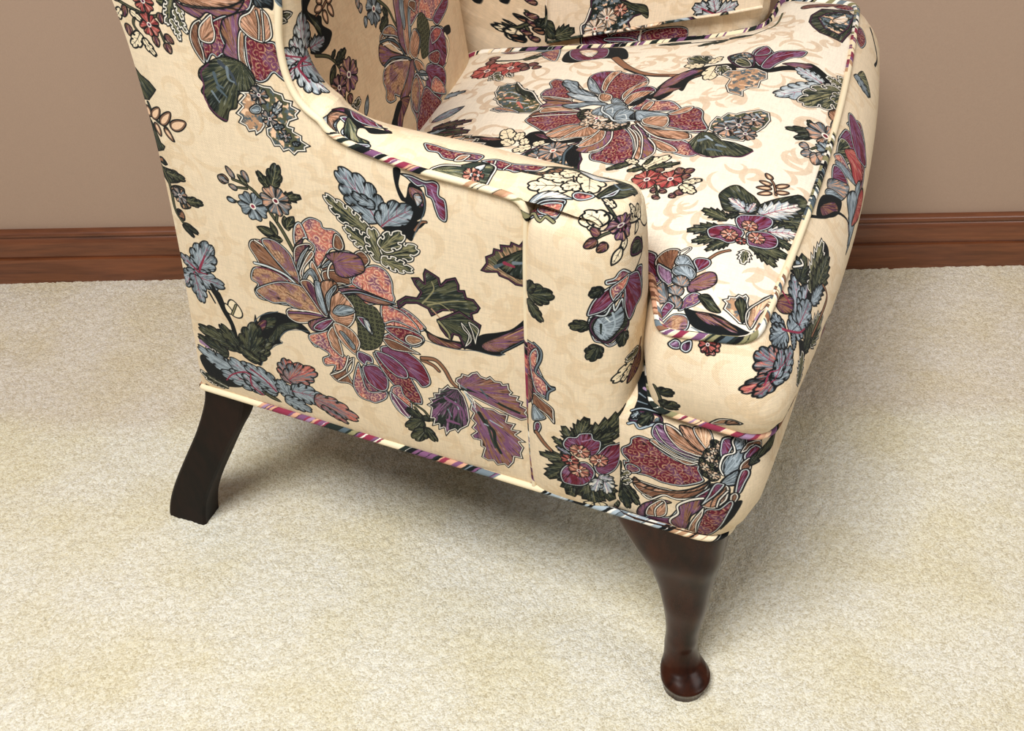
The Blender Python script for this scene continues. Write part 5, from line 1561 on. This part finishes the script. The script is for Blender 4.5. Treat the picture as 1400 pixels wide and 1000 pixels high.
P pn 1046,4088 1130,3970 1201,3918 1278,3930 1333,3982 1343,4045 1313,4118 1222,4125 1109,4120
P pp 876,4114 981,4025 1113,3958 1194,3953 1130,4035 1039,4122 914,4152
P pm 994,4308 1042,4329 1167,4268 1215,4305 1192,4407 1116,4431 1041,4377 1005,4321
P pN 850,4295 943,4336 1016,4414 1010,4495 900,4534 821,4504 772,4422 752,4333
P pq 528,4294 685,4303 750,4365 725,4433 635,4454 570,4392
S W 7.8 0 K 1291,4115 1346,4192 1323,4206 1243,4152
P pS 1100,4187 1156,4109 1245,4119 1240,4201 1142,4273 1042,4313
P pS 921,4309 953,4206 1040,4113 1109,4120 1120,4230 1042,4313 968,4338
P fs 829,4252 889,4159 964,4140 990,4198 947,4272 849,4311
P fs 716,4233 776,4147 850,4129 860,4198 804,4274 722,4278
P fs 657,4169 659,4091 798,4024 893,4015 933,4053 852,4120
P fs 551,4273 587,4187 704,4165 730,4214 663,4292 558,4310
P pm 535,4230 437,4178 555,4133 657,4169 600,4246
P pb 332,4190 411,4200 486,4258 482,4352 437,4410 352,4418 308,4352 294,4247
P dk 545,4336 533,4432 519,4561 518,4654 465,4759 436,4890 431,4922 350,4849 320,4704 346,4574 390,4439
P br 515,4437 524,4590 476,4725 400,4837 383,4779 416,4679 427,4553
P bp 519,4561 476,4725 400,4837 437,4704
S t 11.1 .2 373,4443 331,4578 325,4733
P ld 701,4423 728,4494 637,4578 553,4645 554,4552 619,4474
Q lh 497,4892 481,4817 536,4742 564,4704 594,4659 661,4667 692,4628 721,4670 758,4669 772,4723 821,4744 814,4778 853,4802 821,4833 750,4839 650,4876
P ld 494,4845 600,4791 694,4739 784,4768 742,4825 612,4852
P pa 475,4929 508,4874 620,4866 715,4863 795,4911 900,4956 977,5024 846,5016 688,4965
S W 8.6 0 K 466,4914 528,4869 663,4857 836,4936 1010,5034
S v 18.3 .4 595,4936 731,4957
'''
DESIGN['boxing'] = '''
P pp 4714,1188 4701,1218 4747,1262 4794,1244 4800,1189 4758,1173
P pv 4849,1155 4801,1181 4810,1238 4883,1272 4890,1194
F fr 90.7 -153 5 P 5036,1245
F fr 75.7 103 5 P 5020,1251
S O 15.3 .2 K 4645,722 4683,591 4686,359
L lo oak 3 .5 0 K 4679,665 4765,740
L lo oak 3 .5 0 K 4691,480 4800,582
L lO oak 2 .4 0 K 4685,416 4767,295
P pS 4768,351 4823,394 4899,356 4921,313 4820,287
P pt 5020,357 5077,492 5174,548 5233,502 5143,442
P pA 5132,451 5150,519 5194,530 5212,496
L lr oak 4 .42 .1 m 5506,937 5394,1180
L lr oak 4 .40 -.1 m 5443,930 5255,876
L lr oak 4 .4 0 m 5428,926 5316,809
L lb oak 5 .30 0 m 5395,891 5731,922
L lb oak 4 .30 0 m 5421,899 5597,1046
S m 11.5 .4 5357,887 5401,971 5464,944 5677,925
P dk 5911,880 5995,741 5840,706 5675,718 5779,771
L lO saw 5 .3 0 K 5651,605 5901,773
S N 18.1 0 K 5517,466 5583,481 5804,420
P dk 5487,211 5517,466 5561,460 5501,104
P bo 5392,-72 5414,349 5495,306 5433,161 5358,-24
L lb oak 5 .42 0 S 5765,1072 5785,1286
L lb oak 5 .42 0 S 5804,1061 5539,1155
L lb oak 5 .36 0 S 5836,1016 6170,920
L lb oak 5 .34 0 S 5884,979 5759,900
L lb oak 6 .26 -.05 m 6013,979 6423,1208
L lb oak 5 .26 0 m 6096,955 6522,1023
L lb oak 4 .3 0 m 6024,951 6396,931
S m 25.7 .4 5772,1106 5828,1043 5967,916 6083,868
P dk 6438,1263 6545,1200 6796,1073 7172,1058 7212,942 7033,860 6762,847 6442,918 6390,997 6647,1013 6469,1149
L lw saw 7 .16 0 o 6477,973 7201,1037
L ld saw 7 .2 0 o 6505,912 7139,909
L lb saw 5 .2 0 - 6411,900 6762,847
L lo saw 4 .34 0 K 6430,1135 6777,1177
P bp 5951,1279 6127,1224 6176,1118 6036,1083 5905,1187
S m 25.8 .3 6141,1279 6098,1138
B fb 45.0 6583,1239 6632,1154
S W 17.9 0 K 6521,1243 6652,1161 6690,1199
L lO saw 5 .28 0 K 6091,708 6548,684
L lo saw 5 .28 0 K 5938,746 6251,801
P ln 6470,430 6535,537 6874,450 6736,456 6533,385
S N 21.0 0 K 6762,847 6728,712 6172,725
P px 9145,1080 9218,1166 9471,978 9133,764 8863,704 8540,664 8099,687 7766,604 7937,790 8508,811 8880,941
P pm 8716,1205 8999,1194 9102,1112 8917,851 8672,777 8615,959
P lO 8561,1203 8856,1200 8891,1066 8735,951 8587,1027 8533,1129
P ps 8493,1221 8613,1151 8579,981 8555,757 8482,855 8449,1070
P pS 8462,1181 8537,1011 8536,820 8457,898 8367,1126
P fr 8742,1112 8931,905 8683,709 8536,820 8627,1005
P pm 8169,1180 8362,1192 8419,1062 8350,940 8240,1014 8140,1140
P fs 7950,1191 8089,1193 8242,1055 8349,914 8190,911 7985,981 7894,1112
P pS 7828,1192 7952,1159 8067,965 7985,981 7840,1095
P dk 7767,1209 7999,985 7863,943 7663,1001 7450,1154 7446,1216
P bp 7591,1193 7852,1060 7821,971 7639,1032 7495,1135
S K 35.1 .2 7315,1273 7513,1107 7755,990 7883,851 7907,735
P pS 7672,665 8033,728 8508,811 8609,733 8363,647 7913,632
P lb 7589,622 7825,688 8163,902 8436,779 8195,627
P fr 8276,701 8585,701 8593,555 8305,559 7970,694
P px 11275,1299 11431,1192 11231,1092 10968,1155 11021,1237
P lg 10265,1156 10504,1062 10218,873 10114,1010
L lb oak 4 .3 0 - 10267,1193 10148,918
P pm 9397,1173 9439,1069 9276,853 8968,692 8850,900 9059,1075
S K 41.4 0 11689,1023 11299,808 10996,854
'''
DESIGN['back'] = '''
P dk 1114,2766 1264,2710 1144,2612 1199,2533 1310,2475 1295,2392 1403,2288 1372,2225 1280,2173 1135,2158 1013,2224 1176,2277 1182,2393 1075,2567 1058,2674
P bo 1104,2628 1174,2529 1253,2439 1253,2335 1248,2217 1116,2197 1197,2268 1173,2426
S N 18.4 .2 K 1494,2592 1352,2531 1234,2505
B tn 39.3 1364,2555 1232,2550
B tn 39.6 1367,2510 1378,2373
B tn 40.5 1461,2532 1503,2397
B tn 36.6 1451,2565 1564,2565
B tn 35.9 1389,2604 1297,2625
L lb oak 4 .3 0 m 957,2292 1061,2587
L lb saw 4 .36 0 m 1029,2263 1273,2267
S O 24.3 .3 K 1078,2167 1260,2074 1376,1914 1387,1750 1327,1550
L lo oak 4 .3 0 K 1349,1973 1549,2026
L lo oak 3 .3 0 K 1299,2042 1378,2093
L lo plain 3 .22 0 K 1320,1970 1171,1816
L lo plain 3 .22 0 K 1561,1734 1697,1850
F ft 180.6 83 5 P 1504,1776
F ft 135.1 167 5 P 1292,1729
B bp 52.7 1436,1597 1417,1490
L lO oak 2 .4 0 K 1444,1410 1591,1456
L lO oak 2 .4 0 K 1405,1463 1489,1371
L lb plain 3 .18 0 S 1626,1235 1762,1424
P fp 1000,1639 1303,1495 1477,1343 1726,1149 1447,1273 1143,1506
B fs 45.3 2027,2321 1991,2228
B fs 40.8 2000,2393 1971,2282
F fb 173.7 62 5 M 2272,2160
B fb 38.1 2076,2162 2022,2059
L lo oak 3 .34 0 K 2531,1972 2455,2084
L lo oak 3 .34 0 K 2523,1959 2310,1920
S O 26.3 .3 K 2389,2206 2566,2038 2660,1836 2796,1609
L lb plain 3 .22 0 S 2266,2115 2226,1972
P pn 2735,1481 2490,1660 2370,1812 2243,1786 2283,1866 2482,1879 2625,1768 2741,1582
P pN 2750,1423 2463,1604 2243,1786 2165,1705 2162,1623 2236,1538 2430,1534 2701,1410
P pb 2881,1328 2632,1442 2345,1522 2201,1504 2132,1400 2157,1284 2119,1198 2199,1114 2348,1084 2333,1145 2463,1063 2571,1118 2743,1214
P pT 2729,1467 2583,1685 2388,1771 2280,1786 2466,1770 2631,1698 2756,1524
S T 18.0 0 K 2250,1799 2452,1743 2630,1614 2750,1423
S W 11.4 0 2298,1745 2464,1688 2687,1469
S T 18.5 0 K 2236,1538 2430,1534 2708,1424 2874,1313
S W 11.6 0 2223,1510 2450,1491 2801,1346
P pN 2874,1313 2743,1214 2571,1118 2440,1057 2556,981 2739,1000 2876,1116 2972,1232
P pb 2346,1839 2373,1893 2521,1878 2639,1795 2748,1596 2597,1713
P pN 2672,1613 2702,1917 2755,2091 2994,1994 2979,1717 2876,1505 2821,1390
P pT 2815,1376 2803,1623 2873,1845 2994,1994 3173,1921 3051,1686 2962,1501
P pS 2837,1693 2831,1929 2890,2036 2959,2008 2908,1747
P pS 2912,1489 2996,1794 3122,1909 3177,1886 3016,1615
P pR 3029,1729 3159,1894 3377,1872 3658,1758 3541,1633 3274,1677 3030,1644
P ps 3281,1691 3440,1812 3966,1632 4110,1465 3892,1396 3607,1465 3344,1630
P pm 3671,1490 4213,1529 4193,1394 3862,1337 3713,1365
P pn 3116,1811 3057,1869 3122,1909 3264,1834 3194,1744
P eg 3274,1677 3398,1641 3509,1472 3479,1306 3417,1171 3183,1188 3172,1372 3179,1579
P pm 3514,1381 3620,1388 3924,1237 3935,1028 3885,862 3729,822 3398,1015 3370,1175
P pr 3500,1243 3500,1351 3706,1351 3870,1242 3736,1192 3535,1209
P pm 3216,1045 3405,1030 3729,822 3765,651 3609,533 3355,543 3147,762
P px 3370,1065 3363,1160 3635,1090 3695,989 3567,936
P pT 2894,1357 2912,1489 3046,1585 3128,1567 3221,1474 3192,1363 3030,1259
S T 17.9 0 K 3146,1559 3200,1430 3094,1301
P pT 2992,1276 3131,1176 3183,1079 3105,1006 2977,1140 2928,1234
P pw 3053,1104 3203,1015 3251,899 3125,941 3027,1043
S T 18.0 0 K 2935,1249 3002,1092 3230,965
P pR 2926,1128 3053,994 3141,746 3181,476 2907,385 2764,500 2737,666 2669,833 2739,1000
P pb 2813,1073 2951,1080 2976,921 2838,690 2731,764 2713,939
P ps 3319,829 3471,831 3655,646 3698,489 3436,619 3282,733
P px 3093,864 3352,661 3526,456 3157,410 2829,427 2744,568
P bp 2451,1034 2677,958 2602,885 2445,817 2313,700 2109,808 2147,898 2297,966
P dk 2109,808 2205,940 2369,1038 2473,986 2293,859 2244,737
P dk 3924,1237 4135,1181 4145,1083 3933,1141
S c 35.5 0 K 3940,1156 4031,985 3847,842
'''
DESIGN['far_arm'] = '''
S O 16.4 .3 K 2590,2338 2672,2450 2721,2565 2771,2598
S O 13.3 .3 K 2682,2515 2634,2655
S O 14.8 .3 K 2647,2378 2708,2307
L tw oak 3 .3 0 2726,2598 2791,2708
L tw oak 3 .3 0 2733,2551 2776,2553
L tw oak 3 .28 0 2718,2588 2726,2748
B bn 35.3 2736,2449 2696,2399
B bp 38.6 2699,2376 2644,2310
B bp 39.1 2680,2459 2640,2425
B bp 34.3 2699,2604 2645,2560
B bn 33.7 2719,2738 2677,2654
B bp 38.5 2645,2652 2593,2599
B bn 39.3 2633,2472 2574,2536
L lo oak 3 .3 0 K 2614,2455 2553,2293
P dk 2908,2528 2877,2435 2870,2533 2892,2575
P dk 2824,2349 2794,2247 2791,2326 2808,2361
B bp 36.2 2723,2192 2680,2132
P pm 2199,2387 1988,2334 1969,2528 2175,2582
P px 1912,2321 1335,2170 1326,2241 1424,2435 1891,2515
P pm 1982,2392 1725,2350 1597,2389 1977,2450
P px 1568,2384 1531,2230 1171,2101 966,2141 1032,2291
S W 23.7 0 1582,2386 1574,2237
P dk -168,1561 -512,1358 -635,1504 -366,1759 -169,1781
L tw oak 2 .4 0 -367,1673 -271,1641
P bo -334,1540 -479,1451 -542,1527 -417,1643
'''
DESIGN['cover'] = '''
Q ly 559,95 538,230 608,272 657,410 652,554 790,601 1038,527 1180,433 1318,372 1395,215 1325,264 1225,247 1159,185 1200,69 1061,54 809,90
P ld 1040,492 1180,433 1369,362 1396,196 1290,289 1150,367
F fw 144.3 2 6 r 874,284
F fw 146.2 36 6 r 718,160
F fc 92.2 13 5 r 1046,366
S B 32.5 .4 1056,165 1157,222
S W 18.3 0 K 552,96 538,230 597,282 656,446
L lB saw 5 .44 0 m 2226,101 1951,249
L lB saw 5 .44 0 m 2226,101 2469,198
L lB saw 4 .44 0 m 2229,66 1937,21
L lB saw 4 .44 0 m 2262,61 2397,-15
L lB saw 4 .4 0 m 2222,137 2168,354
S m 20.5 .4 2054,198 2226,101 2352,115
P ld 19,388 164,361 201,127 56,193
L ld saw 4 .5 0 o 201,165 451,191
P dk 2428,-3 2584,2 2864,-21 2862,-252 2636,-181
L tw oak 2 .4 0 2571,-170 2628,-111
'''
WELTS = dict(welt_base=[(0, .024, 'c'), (.024, .060, 'pAmv'), (.060, .075, 'KGoT'), (.075, .090, 'mpW'), (.090, .101, 'c'), (.101, .130, 'KAmpG'), (.130, .137, 'tKp'), (.137, .163, 'c'), (.163, .188, 'tKBm'), (.188, .205, 'BtW'), (.205, .235, 'cKn')],
    welt_arm=[(0, .035, 'KGoc'), (.035, .050, 'Anc'), (.050, .110, 'c'), (.110, .135, 'Goc'), (.135, .20, 'mpcKA'), (.20, .245, 'cKAG'), (.245, .37, 'c'), (.37, .40, 'aAp'), (.40, .60, 'tBT')],
    welt_cushion_top=[(0, .17, 'KcWp'), (.17, .205, 'NnDA'), (.205, .222, 'tWN'), (.222, .236, 'mpc'), (.236, .258, 'KGoT'), (.258, .300, 'NacWT'), (.300, .345, 'c'), (.345, .415, 'KWGoT'), (.415, .475, 'c'), (.475, .52, 'pmnc'), (.52, .60, 'KtWo'), (.60, .79, 'KGpc'), (.79, 1.1, 'cKWNm')],
    welt_cushion_bottom=[(.18, .215, 'KGWo'), (.215, .25, 'Apvma'), (.25, .27, 'AWKN'), (.27, .30, 'tBKN')],
    welt_seam=[(.0, .04, 'KGc'), (.04, .42, 'c'), (.42, .50, 'PmK'), (.5, .62, 'pmr'), (.62, .74, 'KGN'), (.74, .86, 'tKWp'), (.86, 1.1, 'pNcPA')])
def moved(lines, dx, dy):
    """the same printed motifs again, further along the cloth"""
    out = []
    for ln in lines: out.append(' '.join(q if ',' not in q else '%d,%d' % (int(q.split(',')[0]) + dx, int(q.split(',')[1]) + dy) for q in ln.split()))
    return '\n'.join(out)
rail_ = [q for q in DESIGN['rail'].split('\n') if q.strip()]
DESIGN['rail'] += moved(rail_, 2900, 40) + '\n' + moved(rail_, 5900, -60) + '\n' + moved([q for q in DESIGN['seat'].split('\n') if q.strip()][-62:-22], 3000, -3900)
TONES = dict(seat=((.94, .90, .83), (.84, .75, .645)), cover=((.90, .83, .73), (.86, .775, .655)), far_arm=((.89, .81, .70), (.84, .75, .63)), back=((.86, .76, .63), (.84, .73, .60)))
for k_, (nme, (node, w, h)) in enumerate(list(IMAGES.items())):
    key = nme[6:]
    if 'welt' in key: continue
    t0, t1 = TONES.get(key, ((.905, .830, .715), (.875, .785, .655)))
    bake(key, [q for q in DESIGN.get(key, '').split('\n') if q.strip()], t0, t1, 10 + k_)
def bake_welt(key, runs, seed):
    """bias cut cord: the print shows as slanting bands of changing colour"""
    node, w, h = IMAGES['cloth_' + key]; W_, H_ = int(w * 1500), 36; r = np.random.default_rng(seed)
    a = np.empty((H_, W_, 4), np.float32); a[:] = (.9, .8, .66, 1); x = 0
    Y, X = np.mgrid[0:H_, 0:W_]; S_ = X + Y * .9
    pos = 0.0
    while pos < w + .04:
        run = None
        for a0, a1, cc in runs:
            if a0 <= pos / w <= a1: run = cc; break
        if run is None: run = 'cc' if r.random() < .35 else r.choice(['GKT', 'mpv', 'KGo', 'AnW', 'tBK', 'NaK'])
        L_ = .014 + .03 * r.random(); end = pos + L_; q = pos
        while q < end:
            cl = PAL[run[int(r.integers(len(run)))]]; l_ = .0022 + .008 * r.random() ** 2; m_ = (S_ / 1500 >= q) & (S_ / 1500 < q + l_)
            a[m_, :3] = np.array(cl) / 255; q += l_
            if r.random() < .35 and run != 'cc' and run != 'c': m_ = (S_ / 1500 >= q) & (S_ / 1500 < q + .0007); a[m_, :3] = np.array(PAL['K' if r.random() < .6 else 'W']) / 255; q += .0007
        pos = end
    img = bpy.data.images.new('cloth_' + key, W_, H_); img.pixels.foreach_set(a.ravel()); img.pack(); node.image = img
for k_, nme in enumerate([n_ for n_ in IMAGES if 'welt' in n_]): bake_welt(nme[6:], WELTS.get(nme[6:], []), 40 + k_)
